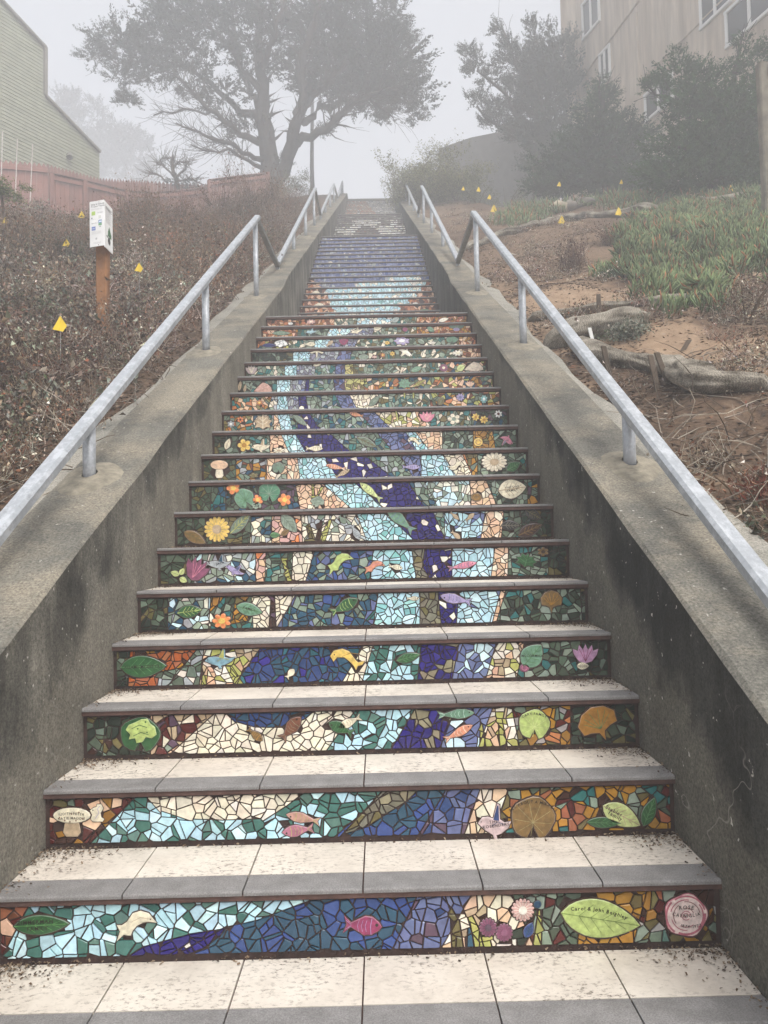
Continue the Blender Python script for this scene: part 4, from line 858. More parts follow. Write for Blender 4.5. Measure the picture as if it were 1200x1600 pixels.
# ------------------------------------------------------------------ terrain
def _ss(x, a, b):
    t = np.clip((x-a)/(b-a), 0, 1); return t*t*(3-2*t)
def _wt(y): return np.where(y < 6.62, 0.61+0.487*y, 3.915+0.504*(y-6.69))
def _rough(x, y):
    return (.05*np.sin(1.9*x+.7*y+1)+.035*np.sin(3.1*y-2.3*x)+.02*np.sin(6.3*x+1.1)*np.sin(5.1*y+x)+.012*np.sin(11*x+3*y)*np.sin(9.7*y-4*x))
def H(x, y):
    x = np.asarray(x, float); y = np.asarray(y, float); ax = np.abs(x)
    s = _ss(ax, 2.4, 5.5)
    yk = np.where(x < 0, 11.5, 14.0); kk = np.where(x < 0, .38, .30)
    ye = np.minimum(y, 30.2); ye = np.where(ye > yk, ye-s*kk*(ye-yk), ye)
    ye = np.maximum(ye, -3.2)
    g = .13*np.clip(ax-1.3, 0, 9)+.03*np.clip(ax-10.3, 0, 60)
    z = _wt(ye)-.14+g+_rough(x, y)*_ss(ax, 1.25, 2.0)
    z = np.where(y > 30.2, z+0.0, z)
    return np.where(ax < 1.22, np.minimum(z-.9, z-.9), z)
def ground(px, py, D0=1.5, D1=70):
    d = np.array(ray(px, py)); lo = None
    for D in np.arange(D0, D1, .08):
        P = _CAMa+d*D
        if abs(P[0]) > 1.25 and P[2] < H(P[0], P[1]): return Vector(P)
    return None
m, t, b = node_mat('hillside_soil'); p = coords(t); g = N(t, 'ShaderNodeSeparateXYZ'); t.links.new(p, g.inputs[0])
sand = ramp(t, noise(t, 9, 6, p), [(0.3, (0.23, 0.155, 0.10)), (0.7, (0.36, 0.255, 0.17))])
mulch = ramp(t, noise(t, 22, 6, p, .75), [(0.35, (0.045, 0.03, 0.022)), (0.65, (0.17, 0.11, 0.07))])
wh_ = ramp(t, noise(t, .8, 4, p, .6), [(0.43, G(0)), (0.52, G(1))])
xr = N(t, 'ShaderNodeMapRange'); t.links.new(g.outputs[0], xr.inputs[0]); xr.inputs[1].default_value = 1.0; xr.inputs[2].default_value = 1.6
yr = N(t, 'ShaderNodeMapRange'); t.links.new(g.outputs[1], yr.inputs[0]); yr.inputs[1].default_value = 5.5; yr.inputs[2].default_value = 8.5; yr.inputs[3].default_value = 1; yr.inputs[4].default_value = .3
f = mix(t, 1.0, mix(t, 1.0, wh_, xr.outputs[0], 'MULTIPLY'), yr.outputs[0], 'MULTIPLY')
c = mix(t, f, mulch, sand)
t.links.new(c, b.inputs['Base Color']); b.inputs['Roughness'].default_value = .95; b.inputs['Specular IOR Level'].default_value = .15
bump(t, b, noise(t, 30, 7, p, .75), .9, .02); M['soil'] = m
def axis(a, b, near, far, c0=0, c1=14):
    out = [a]; 
    while out[-1] < b:
        x = out[-1]; d = max(0, c0-x, x-c1); out.append(x+near+d*far)
    return np.array(out)
xs = np.concatenate([-axis(1.22, 160, .1, .09, 0, 5)[::-1], [-1.21, 1.21], axis(1.22, 160, .1, .09, 0, 5)])
ys = axis(-12, 170, .12, .09, -2, 16)
XX, YY = np.meshgrid(xs, ys); ZZ = H(XX, YY); ZZ[YY < -3.4] = np.minimum(ZZ[YY < -3.4], -1.0)
V = np.stack([XX, YY, ZZ], -1).reshape(-1, 3); nx_ = len(xs); ny_ = len(ys)
i0 = (np.arange(ny_-1)[:, None]*nx_+np.arange(nx_-1)[None]).ravel()
Fc = np.concatenate([np.stack([i0, i0+1, i0+nx_+1], -1), np.stack([i0, i0+nx_+1, i0+nx_], -1)])
tag(np_mesh('ground', V, Fc, np.ones((len(V), 3)), M['soil'], smooth=True), kind='structure')
mb = MB(); mb.box((-1.3, 28.5, 14.0), (1.3, 31.9, TOPZ-.012)); tag(mb.build('pavement', M['conc_pale']), kind='structure')

# ------------------------------------------------------------------ plants: templates
def twig_template(n_tw, n_lf, rad, hgt, lsz, cols_t, cols_l, seed, up=.6):
    r = np.random.default_rng(seed); parts = []
    for _ in range(n_tw):                       # thin bent stems, three-sided
        a = r.uniform(0, 6.28); p = np.array([r.normal(0, rad*.45), r.normal(0, rad*.45), 0.]); d = np.array([math.cos(a)*(1-up), math.sin(a)*(1-up), up*r.uniform(.2, 1)]); d /= np.linalg.norm(d)
        L = hgt*r.uniform(.5, 1.3); k = 3; pts = [p]
        for _ in range(k-1):
            d = d+r.normal(0, .3, 3); d /= np.linalg.norm(d); pts.append(pts[-1]+d*L/(k-1))
        w_ = r.uniform(.0013, .003); V = []; Fc = []
        for i, q in enumerate(pts):
            ww = w_*(1-.38*i)
            V += [q+[ww, 0, 0], q+[-ww*.5, ww*.87, 0], q+[-ww*.5, -ww*.87, ww*.3]]
        for i in range(k-1):
            for j in range(3):
                a_, b_ = i*3+j, i*3+(j+1) % 3; Fc += [[a_, b_, b_+3], [a_, b_+3, a_+3]]
        c = np.array(cols_t[r.integers(len(cols_t))])*r.uniform(.7, 1.2)
        parts.append((np.array(V), np.array(Fc), np.tile(c, (len(V), 1))))
        m_ = max(1, n_lf//n_tw)
        for _ in range(m_):
            t_ = r.uniform(.25, 1); i = min(k-2, int(t_*(k-1))); q = pts[i]+(pts[i+1]-pts[i])*(t_*(k-1)-i)+r.normal(0, lsz*.8, 3)
            u = r.normal(0, 1, 3); u /= np.linalg.norm(u); v = np.cross(u, r.normal(0, 1, 3)); v /= np.linalg.norm(v)
            s = lsz*r.uniform(.5, 1.3); n_ = np.cross(u, v)*s*.25
            V = np.array([q, q+u*s*.5+v*s*.28+n_, q+u*s, q+u*s*.5-v*s*.28+n_])
            c = np.array(cols_l[r.integers(len(cols_l))])*r.uniform(.7, 1.25)
            parts.append((V, np.array([[0, 1, 2], [0, 2, 3]]), np.tile(c, (4, 1))))
    V, Fc, Cc = merge(parts); V[:, 2] = np.maximum(V[:, 2], -.02); return V, Fc, Cc
BRN = [(.13, .085, .055), (.20, .145, .10), (.065, .045, .034), (.27, .215, .16), (.155, .095, .06)]
PALE = [(.42, .37, .30), (.52, .47, .40), (.30, .25, .20)]
RUST = [(.20, .08, .045), (.26, .125, .07), (.13, .06, .04)]
GRN = [(.07, .085, .04), (.10, .12, .06), (.14, .15, .09), (.045, .06, .03)]
SAGE = [(.20, .22, .17), (.27, .29, .23), (.13, .15, .10)]
T_brown = [twig_template(30, 170, .17, .20, .024, BRN+PALE[:2], BRN+BRN+RUST[:1]+PALE[1:2], s) for s in (1, 2)]
T_rust = [twig_template(42, 90, .16, .18, .02, RUST+BRN[:2], RUST+BRN, s) for s in (3,)]
T_pale = [twig_template(26, 150, .16, .17, .026, PALE+BRN[:1], PALE+SAGE[:1]+BRN[:2], s) for s in (4,)]
T_green = [twig_template(22, 170, .16, .15, .03, BRN, GRN+GRN+SAGE[:1], s) for s in (5,)]
T_hay = [twig_template(70, 40, .2, .22, .022, PALE+RUST+BRN[3:4], BRN+RUST, s, up=.35) for s in (16, 17)]
T_big = [twig_template(26, 90, .2, .24, .042, BRN+PALE[:1], BRN+SAGE[:2]+PALE[2:], s) for s in (18, 19)]
T_tall = [twig_template(34, 120, .15, .42, .024, BRN, BRN+RUST, s, up=.85) for s in (6, 7)]

def scatter_on(n, fn, seed):
    """random points on the terrain inside fn(px, py, x, y) -> probability"""
    r = np.random.default_rng(seed); P = []
    x0, x1, y0, y1 = fn.box; k = 0
    while len(P) < n and k < 60:
        k += 1; x = r.uniform(x0, x1, 4000); y = r.uniform(y0, y1, 4000); z = H(x, y); V = np.stack([x, y, z], -1)
        px, py, d = project_np(V); pr = fn(px, py, x, y, d); ok = (r.random(4000) < pr) & (d > .3)
        P += list(V[ok])
    return np.array(P[:n])
def vnoise(x, y, f=1.0, ph=0.):
    return .5+.25*(np.sin(f*x*1.7+ph+1.3*np.sin(f*y*.9+ph))+np.sin(f*y*1.9+2*ph+1.1*np.sin(f*x*1.3)))
def brush(name, spec, fn, n, seed, sc0=(.8, 1.3), mound=0.0):
    P = scatter_on(n, fn, seed); r = np.random.default_rng(seed+99); parts = []
    kinds = [k for k, _ in spec]
    vn = vnoise(P[:, 0], P[:, 1], 1.1, seed); pick = r.random(len(P))*.55+vn*.45
    cum = np.cumsum([w_ for _, w_ in spec]); cum = cum/cum[-1]
    idx = np.searchsorted(cum, np.clip((pick-.08)/.84, 0, .999))
    for j, T in enumerate(kinds):
        for q, tm in enumerate(T):
            m_ = (idx == j) & (np.arange(len(P)) % len(T) == q); k = m_.sum()
            if not k: continue
            tint = (r.uniform(.6, 1.45, (k, 1))+.4*vnoise(P[m_, 0], P[m_, 1], .8, 3)[:, None])*r.uniform(.92, 1.08, (k, 3))
            sc_ = r.uniform(*sc0, k)
            lift = mound*np.clip(vnoise(P[m_, 0], P[m_, 1], 2.1, 4)-.42, 0, 1)*r.uniform(.2, 1, k)
            parts.append(stamp(tm, P[m_]+np.stack([lift*0, lift*0, lift-.02], -1), r.uniform(0, 6.28, k), sc_, tint, r.normal(0, .18, (k, 2))))
    return merge(parts)
class Area:
    def __init__(s, box, f): s.box = box; s.f = f
    def __call__(s, *a): return s.f(*a)
# left slope: dense dry brush, closer = more clumps per metre
left = Area((-9.5, -1.5, -.2, 13.5), lambda px, py, x, y, d: ((px > -200) & (py < 1200) & (x < -1.48-.25*vnoise(x*3, y*3))).astype(float)*np.clip(1.15-d*.055, .25, 1))
V, Fc, Cc = brush('b', [(T_pale, .15), (T_brown, .20), (T_hay, .14), (T_rust, .07), (T_big, .19), (T_green, .14), (T_tall, .11)], left, 1550, 21, (.75, 1.25), .6)
tag(np_mesh('dry_brush', V, Fc, Cc, M['leafy']), kind='stuff')
tall = Area((-9, -1.6, 6.0, 24), lambda px, py, x, y, d: ((px > -20) & (x < -1.6) & ((px > 190) | (y < 9)) & (y < 12+8*(px > 330))).astype(float)*(vnoise(x, y, 1.6, 2) > .42))
V, Fc, Cc = brush('t', [(T_tall, .75), (T_brown, .25)], tall, 430, 22, (1.0, 1.6))
tag(np_mesh('tall_dry_brush', V, Fc, Cc, M['leafy']), kind='stuff')

# right slope: litter, low dry plants, bare sandy patches
SANDY = [(1090, 535, 90, 30), (1120, 660, 80, 55), (1060, 690, 60, 40), (960, 395, 60, 14), (900, 470, 90, 16), (1000, 445, 60, 12), (1160, 740, 40, 40), (960, 350, 60, 12), (1120, 520, 50, 25)]
def sandmask(px, py):
    m_ = np.zeros_like(px, bool)
    for a, b_, c_, d_ in SANDY: m_ |= ((px-a)/c_)**2+((py-b_)/d_)**2 < 1
    return m_
ICE1 = [(1000, 350), (1090, 325), (1215, 320), (1215, 440), (1130, 430), (1122, 512), (1085, 526), (1030, 505), (1000, 455), (950, 445), (940, 425), (985, 410), (965, 375)]
ICE2 = [(770, 350), (830, 312), (930, 300), (1010, 285), (1215, 270), (1215, 312), (1100, 312), (1000, 335), (900, 325), (850, 345), (790, 362)]
def inpoly(px, py, poly):
    r_ = np.zeros(px.shape, bool); j = len(poly)-1
    for i in range(len(poly)):
        (xi, yi), (xj, yj) = poly[i], poly[j]
        r_ ^= ((yi > py) != (yj > py)) & (px < (xj-xi)*(py-yi)/(yj-yi+1e-9)+xi); j = i
    return r_
ew = lambda px, py: (px+6*np.sin(py*.35)+5*np.sin(px*.21), py+5*np.sin(px*.3)+4*np.sin(py*.5))
def in_ice(px, py): a, b_ = ew(px, py); return inpoly(a, b_, ICE1) | inpoly(a, b_, ICE2)
right = Area((1.5, 14, -.6, 19), lambda px, py, x, y, d: ((px < 1420) & (py < 1250) & (x > 1.5)).astype(float)*np.where(sandmask(px, py), .05, 1)*np.where(in_ice(px, py), .1, 1)*np.clip(1.1-d*.045, .2, 1)*np.clip(vnoise(x, y, 2.3, 5)*1.5-.25, .03, 1))
T_lit = [twig_template(16, 60, .16, .09, .022, BRN+PALE, BRN+PALE[:2]+RUST[:1], 8, up=.2)]
V, Fc, Cc = brush('r', [(T_pale, .10), (T_lit, .55), (T_brown, .2), (T_rust, .08), (T_green, .07)], right, 860, 31, (.6, 1.1))
tag(np_mesh('low_dry_plants', V, Fc, Cc, M['leafy']), kind='stuff')
rbr = Area((1.5, 5, .5, 6), lambda px, py, x, y, d: (((px > 1110) & (py > 420) & (py < 600)) | ((px > 1150) & (py > 690) & (py < 880))).astype(float))
V, Fc, Cc = brush('r2', [(T_pale, .15), (T_brown, .5), (T_rust, .2), (T_green, .15)], rbr, 95, 33, (.5, .9))
tag(np_mesh('brown_scrub', V, Fc, Cc, M['leafy']), kind='stuff')
# loose litter everywhere on the soil (single leaves, chips, straws)
def litter(n, box, f, seed):
    P = scatter_on(n, Area(box, f), seed); r = np.random.default_rng(seed); k = len(P)
    q = np.array([(.09, .06, .04), (.16, .11, .075), (.05, .035, .025), (.26, .2, .15), (.4, .36, .3), (.2, .09, .05)])
    tint = q[r.choice(6, k, p=[.28, .26, .22, .12, .05, .07])]
    s = np.stack([r.uniform(.012, .045, k), r.uniform(.006, .016, k), np.full(k, .015)], -1)
    return stamp((tv, tf, tc), P+[0, 0, .006], r.uniform(0, 6.28, k), s, tint, r.normal(0, .35, (k, 2)))
parts = [litter(34000, (1.3, 9, -.8, 11), lambda px, py, x, y, d: ((px < 1420) & (py < 1250)).astype(float)*np.where(sandmask(px, py), .16, 1)*np.clip(1.2-d*.1, .12, 1), 41),
         litter(12000, (-8, -1.3, 0, 10), lambda px, py, x, y, d: ((px > -30) & (py < 980)).astype(float)*np.clip(1.2-d*.1, .12, 1), 42)]
V, Fc, Cc = merge(parts); tag(np_mesh('ground_litter', V, Fc, Cc, M['leafy']), kind='stuff')

# ice plant: upright three-sided finger leaves on reddish stems
def iceplant(seed, n=26, rad=.12, hh=.115):
    r = np.random.default_rng(seed); parts = []
    for _ in range(n):
        a = r.uniform(0, 6.28); rr = rad*math.sqrt(r.random()); b0 = np.array([rr*math.cos(a), rr*math.sin(a), r.uniform(-.01, .03)])
        d = np.array([r.normal(0, .32), r.normal(0, .32), 1]); d /= np.linalg.norm(d); L = hh*r.uniform(.6, 1.25); w_ = .0095*r.uniform(.8, 1.25)
        u = np.cross(d, [0.3, 1, 0]); u /= np.linalg.norm(u); v = np.cross(d, u); bend = np.array([math.cos(a), math.sin(a), .4])*L*.16
        rings = [(0, .75), (.7, .9)]; V = []
        for t_, k in rings:
            c_ = b0+d*L*t_-bend*math.sin(t_*3)*.4
            for j in range(3): V.append(c_+(u*math.cos(j*2.094)+v*math.sin(j*2.094))*w_*k)
        V.append(b0+d*L+bend*.35); Fc = []
        for i in range(1):
            for j in range(3): p_, q_ = i*3+j, i*3+(j+1) % 3; Fc += [[p_, q_, q_+3], [p_, q_+3, p_+3]]
        for j in range(3): Fc.append([3+j, 3+(j+1) % 3, 6])
        g_ = r.uniform(.75, 1.2); base = np.array((.17, .09, .045)) if r.random() < .35 else np.array((.09, .12, .05)); body = np.array((.115, .165, .078))*g_
        if r.random() < .10: body = np.array((.24, .11, .055))
        C_ = np.vstack([np.tile(base, (3, 1)), np.tile(body*1.1, (3, 1)), [body*np.array((1.5, 1.2, 1.0))]])
        parts.append((np.array(V), np.array(Fc), C_))
    return merge(parts)
TI = [iceplant(s) for s in (1, 2, 3)]; TIf = [iceplant(s, 12, .13, .12) for s in (4, 5)]
i1 = Area((2, 9.5, 4, 14), lambda px, py, x, y, d: (inpoly(*ew(px, py), ICE1)).astype(float)*np.clip(vnoise(x*1.6, y*1.6, 2.2, 1)*2.2-.45, .08, 1))
P = scatter_on(1000, i1, 51); r = np.random.default_rng(5); parts = []
for q, tm in enumerate(TI):
    m_ = np.arange(len(P)) % 3 == q; k = m_.sum(); parts.append(stamp(tm, P[m_]+np.stack([np.zeros(k), np.zeros(k), r.uniform(-.01, .07, k)], -1), r.uniform(0, 6.28, k), r.uniform(.7, 1.4, k), r.uniform(.55, 1.35, (k, 1))*np.ones(3), r.normal(0, .35, (k, 2))))
V, Fc, Cc = merge(parts); tag(np_mesh('ice_plant', V, Fc, Cc, M['leafy']), kind='stuff')
i2 = Area((2, 16, 9, 22), lambda px, py, x, y, d: (inpoly(*ew(px, py), ICE2)).astype(float))
P = scatter_on(1300, i2, 52); parts = []
for q, tm in enumerate(TIf):
    m_ = np.arange(len(P)) % 2 == q; k = m_.sum(); parts.append(stamp(tm, P[m_], r.uniform(0, 6.28, k), r.uniform(1.0, 1.6, k), r.uniform(.7, 1.2, (k, 1))*np.ones(3), r.normal(0, .2, (k, 2))))
V, Fc, Cc = merge(parts); tag(np_mesh('upper_ice_plant', V, Fc, Cc, M['leafy']), kind='stuff')

def shrub(name, px, py, kind, n, spread, sc0, label, group=None, D=None, seed=1, cat='shrub', lift=0):
    """one plant: foliage made of several twig clumps round a base, plus stems"""
    b0 = ground(px, py) if D is None else None
    if b0 is None: q = at_d(px, py, D or 12); b0 = Vector((q.x, q.y, float(H(q.x, q.y))))
    root = empty(name, b0, label, cat, group); r = np.random.default_rng(seed)
    P = np.array(b0)+np.stack([r.normal(0, spread, n), r.normal(0, spread, n), np.abs(r.normal(0, spread*.5, n))+lift], -1)
    parts = []
    for q, tm in enumerate(kind):
        m_ = np.arange(n) % len(kind) == q; k = m_.sum()
        if k: parts.append(stamp(tm, P[m_], r.uniform(0, 6.28, k), r.uniform(*sc0, k), r.uniform(.75, 1.2, (k, 1))*np.ones(3), r.normal(0, .35, (k, 2))))
    V, Fc, Cc = merge(parts); np_mesh('foliage', V, Fc, Cc, M['leafy'], root)
    mb = MB()
    for _ in range(5):
        a = r.uniform(0, 6.28); l_ = spread*1.6
        mb.tube([b0+Vector((0, 0, -.05)), b0+Vector((math.cos(a)*l_*.4, math.sin(a)*l_*.4, l_*.6)), b0+Vector((math.cos(a)*l_*.8, math.sin(a)*l_*.8, l_))], [.008, .006, .003], 5, (.12, .08, .05))
    mb.build('stems', M['bark'], root)
    return root
T_sage = [twig_template(26, 200, .09, .11, .02, SAGE+PALE[:1], SAGE+SAGE+PALE[:1], 9)]
T_seed = [twig_template(20, 60, .07, .34, .022, [(.06, .03, .02), (.10, .05, .03)], [(.09, .03, .02), (.05, .025, .02)], 10, up=.9)]
T_bush = [twig_template(24, 260, .3, .45, .05, BRN, [(.13, .14, .065), (.17, .18, .085), (.09, .10, .045), (.2, .2, .11)], 12, up=.6)]
T_yel = [twig_template(24, 300, .35, .5, .055, BRN, [(.20, .20, .07), (.26, .25, .10), (.13, .14, .05), (.09, .10, .04)], 13, up=.6)]
shrub('silver_plant', 992, 530, T_sage, 9, .05, (.8, 1.2), 'small silvery grey-leaved plant growing between the burlap rolls on the right slope', seed=3, cat='plant')
shrub('dead_seed_plant', 897, 425, T_seed, 7, .07, (.9, 1.4), 'dark brown dead flower stalks standing above the right wall, left of the ice plant', seed=4, cat='plant')
shrub('dead_seed_plant', 952, 385, T_seed, 4, .05, (.9, 1.3), 'thin brown seed stalk on the bare soil, right of the taller dark stalks', seed=5, cat='plant')
shrub('scaly_succulent', 1165, 795, [twig_template(22, 30, .08, .13, .03, [(.20, .05, .03), (.28, .08, .05)], RUST, 14, up=.7)], 8, .09, (.8, 1.2), 'red-brown dried succulent beside the lower end of the right handrail', seed=6, cat='plant')
shrub('thorny_shrub', 1165, 505, T_brown, 9, .16, (.7, 1.1), 'dark brown leafless shrub at the right edge below the ice plant', seed=7)
shrub('green_bush', 460, 318, T_bush, 13, .35, (.8, 1.2), 'grey-green bush beside the lamp pole left of the stair head', D=25, seed=8, lift=.2)
shrub('yellow_green_bush', 668, 262, T_yel, 85, .6, (.75, 1.2), 'rounded yellow-green bush at the top right of the stairs below the grey wall', D=24, seed=9, lift=.3)
shrub('yellow_green_bush', 712, 285, T_yel, 40, .5, (.7, 1.0), 'lower olive bush to the right of the rounded yellow-green bush', D=23, seed=10, lift=.1)
shrub('low_green_bush', 745, 292, T_bush, 10, .35, (.6, .9), 'low dark green bush in front of the grey wall, right of the olive bush', D=22, seed=11)
shrub('low_green_bush', 790, 283, T_bush, 9, .35, (.6, .9), 'low dark green bush under the yucca by the grey wall', D=22, seed=12)
shrub('brown_shrub', 225, 345, T_tall, 12, .3, (.9, 1.2), 'brown twiggy shrub in front of the red fence, right of the white sign', D=11.5, seed=13, lift=.05)
shrub('brown_shrub', 262, 338, T_tall, 14, .3, (1, 1.4), 'taller brown shrub rising against the bend of the red fence', D=12.2, seed=14, lift=.1)
shrub('brown_shrub', 370, 320, T_tall, 16, .4, (1.2, 1.7), 'tallest brown shrub in front of the right end of the red fence', D=15, seed=15, lift=.2)
shrub('brown_shrub', 425, 325, T_tall, 12, .3, (1.1, 1.5), 'brown shrub under the trunk of the big cypress', D=17, seed=16, lift=.2)

# topiary ball at the left edge
q = at_d(4, 300, 11); gz = float(H(q.x, q.y)); root = empty('clipped_shrub', (q.x, q.y, gz), 'flat-topped clipped green shrub at the left edge in front of the red fence', 'shrub')
mb = MB(); mb.tube([(q.x, q.y, gz-.1), (q.x+.03, q.y, gz+.2), (q.x-.02, q.y, q.z)], [.03, .025, .02], 6, (.1, .07, .05)); mb.build('trunk', M['bark'], root)
r = np.random.default_rng(77); k = 26; P = np.array(q)+np.stack([r.normal(0, .14, k), r.normal(0, .14, k), r.normal(-.04, .035, k)], -1)
V, Fc, Cc = stamp(twig_template(20, 150, .09, .08, .03, GRN, [(.14, .18, .06), (.2, .24, .09), (.1, .13, .05)], 15), P, r.uniform(0, 6, k), r.uniform(.7, 1.1, k), r.uniform(.8, 1.2, (k, 1))*np.ones(3)); np_mesh('crown', V, Fc, Cc, M['leafy'], root)

# yucca
q = at_d(833, 262, 24); root = empty('yucca', (q.x, q.y, float(H(q.x, q.y))), 'spiky yucca against the grey wall below the windswept cypress', 'plant'); mb = MB()
for _ in range(46):
    a = random.uniform(0, 6.28); e = random.uniform(.0, 1.3); L = .55; d = Vector((math.cos(a)*math.cos(e), math.sin(a)*math.cos(e), math.sin(e))); s = d.cross(Vector((0, 0, 1))).normalized()*.018
    mb.add([q+s, q-s, q+d*L*.6-s*.8, q+d*L*.6+s*.8, q+d*L-Vector((0, 0, .05))], [(0, 1, 2, 3), (3, 2, 4)], (.07, .09, .05))
mb.build('leaves', M['leafy'], root); MB().tube([(q.x, q.y, float(H(q.x, q.y))-.2), tuple(q)], .05, 7, (.1, .08, .06)).build('trunk', M['bark'], root)

# ------------------------------------------------------------------ trees
def spray(seed, L=.62, n=34, c=(.035, .05, .032)):
    """a cypress spray: a bent axis with ragged side blades"""
    r = np.random.default_rng(seed); V = []; Fc = []; C_ = []
    for i in range(n):
        t_ = i/n; a = r.uniform(0, 6.28); o = np.array([L*t_, r.normal(0, .03*L*2), r.normal(0, .03*L*2)+.18*L*t_*t_])
        d = np.array([r.uniform(.5, 1), r.normal(0, .42), r.normal(0, .38)+.05]); d /= np.linalg.norm(d); l_ = L*.24*(1-.55*t_)*r.uniform(.6, 1.2)
        s = np.cross(d, r.normal(0, 1, 3)); s = s/np.linalg.norm(s)*l_*.22
        b_ = len(V); V += [o-s*.6, o+s*.6, o+d*l_*.6+s, o+d*l_, o+d*l_*.6-s]; Fc += [[b_, b_+1, b_+2], [b_, b_+2, b_+4], [b_+4, b_+2, b_+3]]
        C_ += [np.array(c)*r.uniform(.7, 1.3)]*5
    return np.array(V), np.array(Fc), np.array(C_)
SPR = [spray(s) for s in range(4)]
PADS = 15
def blob_sprays(blobs, D, ppm_scale, dens, seed, wind=(0, 0), depth=.8, csize=1.0):
    """blobs (px, py, rx, ry[, density]) at distance D -> spray positions with outward directions"""
    r = np.random.default_rng(seed); pos = []; yaw = []; pit = []; scl = []
    for b_ in blobs:
        px, py, rx, ry = b_[:4]; dn = b_[4] if len(b_) > 4 else 1.0; dd = b_[5] if len(b_) > 5 else 0
        c = np.array(at_d(px, py, D+dd)); k_ = (D+dd)/F; ax = np.array([rx*k_, max(rx, ry)*k_*depth, ry*k_])
        rc = min(.62*csize, .8*min(ax[0], ax[2])+.06); kf = rc/(.62*csize)
        nc = max(3, int(dens*dn*(rx*ry)*k_*k_*PADS/kf**1.9)); m2 = 14; n = nc*m2; scl.append(np.full(n, max(.45, kf)))
        u = r.normal(0, 1, (nc, 3)); u /= np.linalg.norm(u, axis=1)[:, None]; rad = r.random(nc)**.5
        pc = c+u*np.maximum(ax-rc*np.array([.5, .5, .2]), ax*.35)*rad[:, None]
        u2 = np.repeat(u, m2, 0); o_ = r.normal(0, 1, (nc, m2, 3))*np.array([rc*.6, rc*.6, rc*.17])
        o_ = np.minimum(np.abs(o_), ax*.9)*np.sign(o_)
        p = (pc[:, None]+o_).reshape(-1, 3); pos.append(p)
        d = u2*np.array([.8, .8, .3])+o_.reshape(-1, 3)/rc*np.array([1, 1, .6])+r.normal(0, .28, (n, 3))+np.array([wind[0], 0, wind[1]+.12])
        yaw.append(np.arctan2(d[:, 1], d[:, 0])); pit.append(-np.arctan2(d[:, 2], np.hypot(d[:, 0], d[:, 1])))
    return np.concatenate(pos), np.concatenate(yaw), np.concatenate(pit), np.concatenate(scl)
def stamp_dir(tm, pos, yaw, pit, scl, tint):
    V, Fc, Cc = tm; n = len(pos); cy2, sy2, cp, sp = np.cos(yaw), np.sin(yaw), np.cos(pit), np.sin(pit)
    M_ = np.zeros((n, 3, 3)); M_[:, 0, 0] = cy2*cp; M_[:, 1, 0] = sy2*cp; M_[:, 2, 0] = -sp; M_[:, 0, 1] = -sy2; M_[:, 1, 1] = cy2; M_[:, 0, 2] = cy2*sp; M_[:, 1, 2] = sy2*sp; M_[:, 2, 2] = cp
    P = np.einsum('nij,vj->nvi', M_, V)*scl[:, None, None]+pos[:, None, :]
    return P.reshape(-1, 3), (Fc[None]+(np.arange(n)*len(V))[:, None, None]).reshape(-1, 3), (Cc[None]*tint[:, None, :]).reshape(-1, 3)
def tree(name, label, base, limbs, blobs, D, dens, seed, size=1.0, wind=(0, 0), group=None, tint=(1, 1, 1), twigs=0, bark=(.06, .052, .045)):
    bx, by = base; q = at_d(bx, by, D); gz = min(float(H(q.x, q.y)), q.z); root = empty(name, (q.x, q.y, gz), label, 'tree', group)
    r = np.random.default_rng(seed); rr = random.Random(seed); k_ = D/F; tw = MB(); mbt = MB(); first = True
    for L in limbs:
        pts = []; rs = []
        for e in L:
            x, y, rad = e[:3]; dd = e[3] if len(e) > 3 else 0
            pts.append(at_d(x, y, D+dd)); rs.append(rad*k_)
        if first: pts[0] = Vector((pts[0].x, pts[0].y, gz-.3))
        # wobble between the given points
        P2 = [pts[0]]; R2 = [rs[0]]
        for i in range(len(pts)-1):
            for s in (.33, .66, 1):
                v = pts[i].lerp(pts[i+1], s); j = (pts[i+1]-pts[i]).length*.05*(s < 1)
                P2.append(v+Vector((rr.gauss(0, j), rr.gauss(0, j*2), rr.gauss(0, j)))); R2.append(rs[i]+(rs[i+1]-rs[i])*s)
        if first: mbt.tube(P2, R2, 9, bark, jit=.08); mbt.build('trunk', M['bark'], root, smooth=True, loc=P2[0]); first = False
        else: MB().tube(P2, R2, 7, bark, jit=.08).build('limb', M['bark'], root, smooth=True, loc=P2[0])
        # branchlets along the limb
        for _ in range(int(twigs*len(P2))):
            i = rr.randrange(len(P2)//3, len(P2)-1) if len(P2) > 4 else 0; p0 = P2[i]; d = (P2[i+1]-p0).normalized()+Vector((rr.gauss(0, .7), rr.gauss(0, .7), rr.gauss(.25, .5))); d.normalize()
            l_ = rr.uniform(.5, 1.6)*size; pp = [p0]
            for _ in range(3): d = (d+Vector((rr.gauss(0, .25), rr.gauss(0, .25), rr.gauss(.02, .25)))).normalized(); pp.append(pp[-1]+d*l_/3)
            tw.tube(pp, [max(.008, R2[i]*.28), max(.007, R2[i]*.2), .007, .004], 4, bark, cap=False)
    if tw.v: tag(tw.build('twigs', M['bark'], root), kind='stuff')
    if blobs:
        pos, yaw, pit, ssc = blob_sprays(blobs, D, k_, dens/size**1.5, seed, wind, csize=size); n = len(pos); parts = []
        for j, tm in enumerate(SPR):
            m_ = np.arange(n) % 4 == j; k = m_.sum()
            parts.append(stamp_dir(tm, pos[m_], yaw[m_], pit[m_], r.uniform(.7, 1.35, k)*size*ssc[m_], r.uniform(.65, 1.3, (k, 1))*np.array(tint)))
        V, Fc, Cc = merge(parts); np_mesh('crown', V, Fc, Cc, M['cypress'], root)
    return root
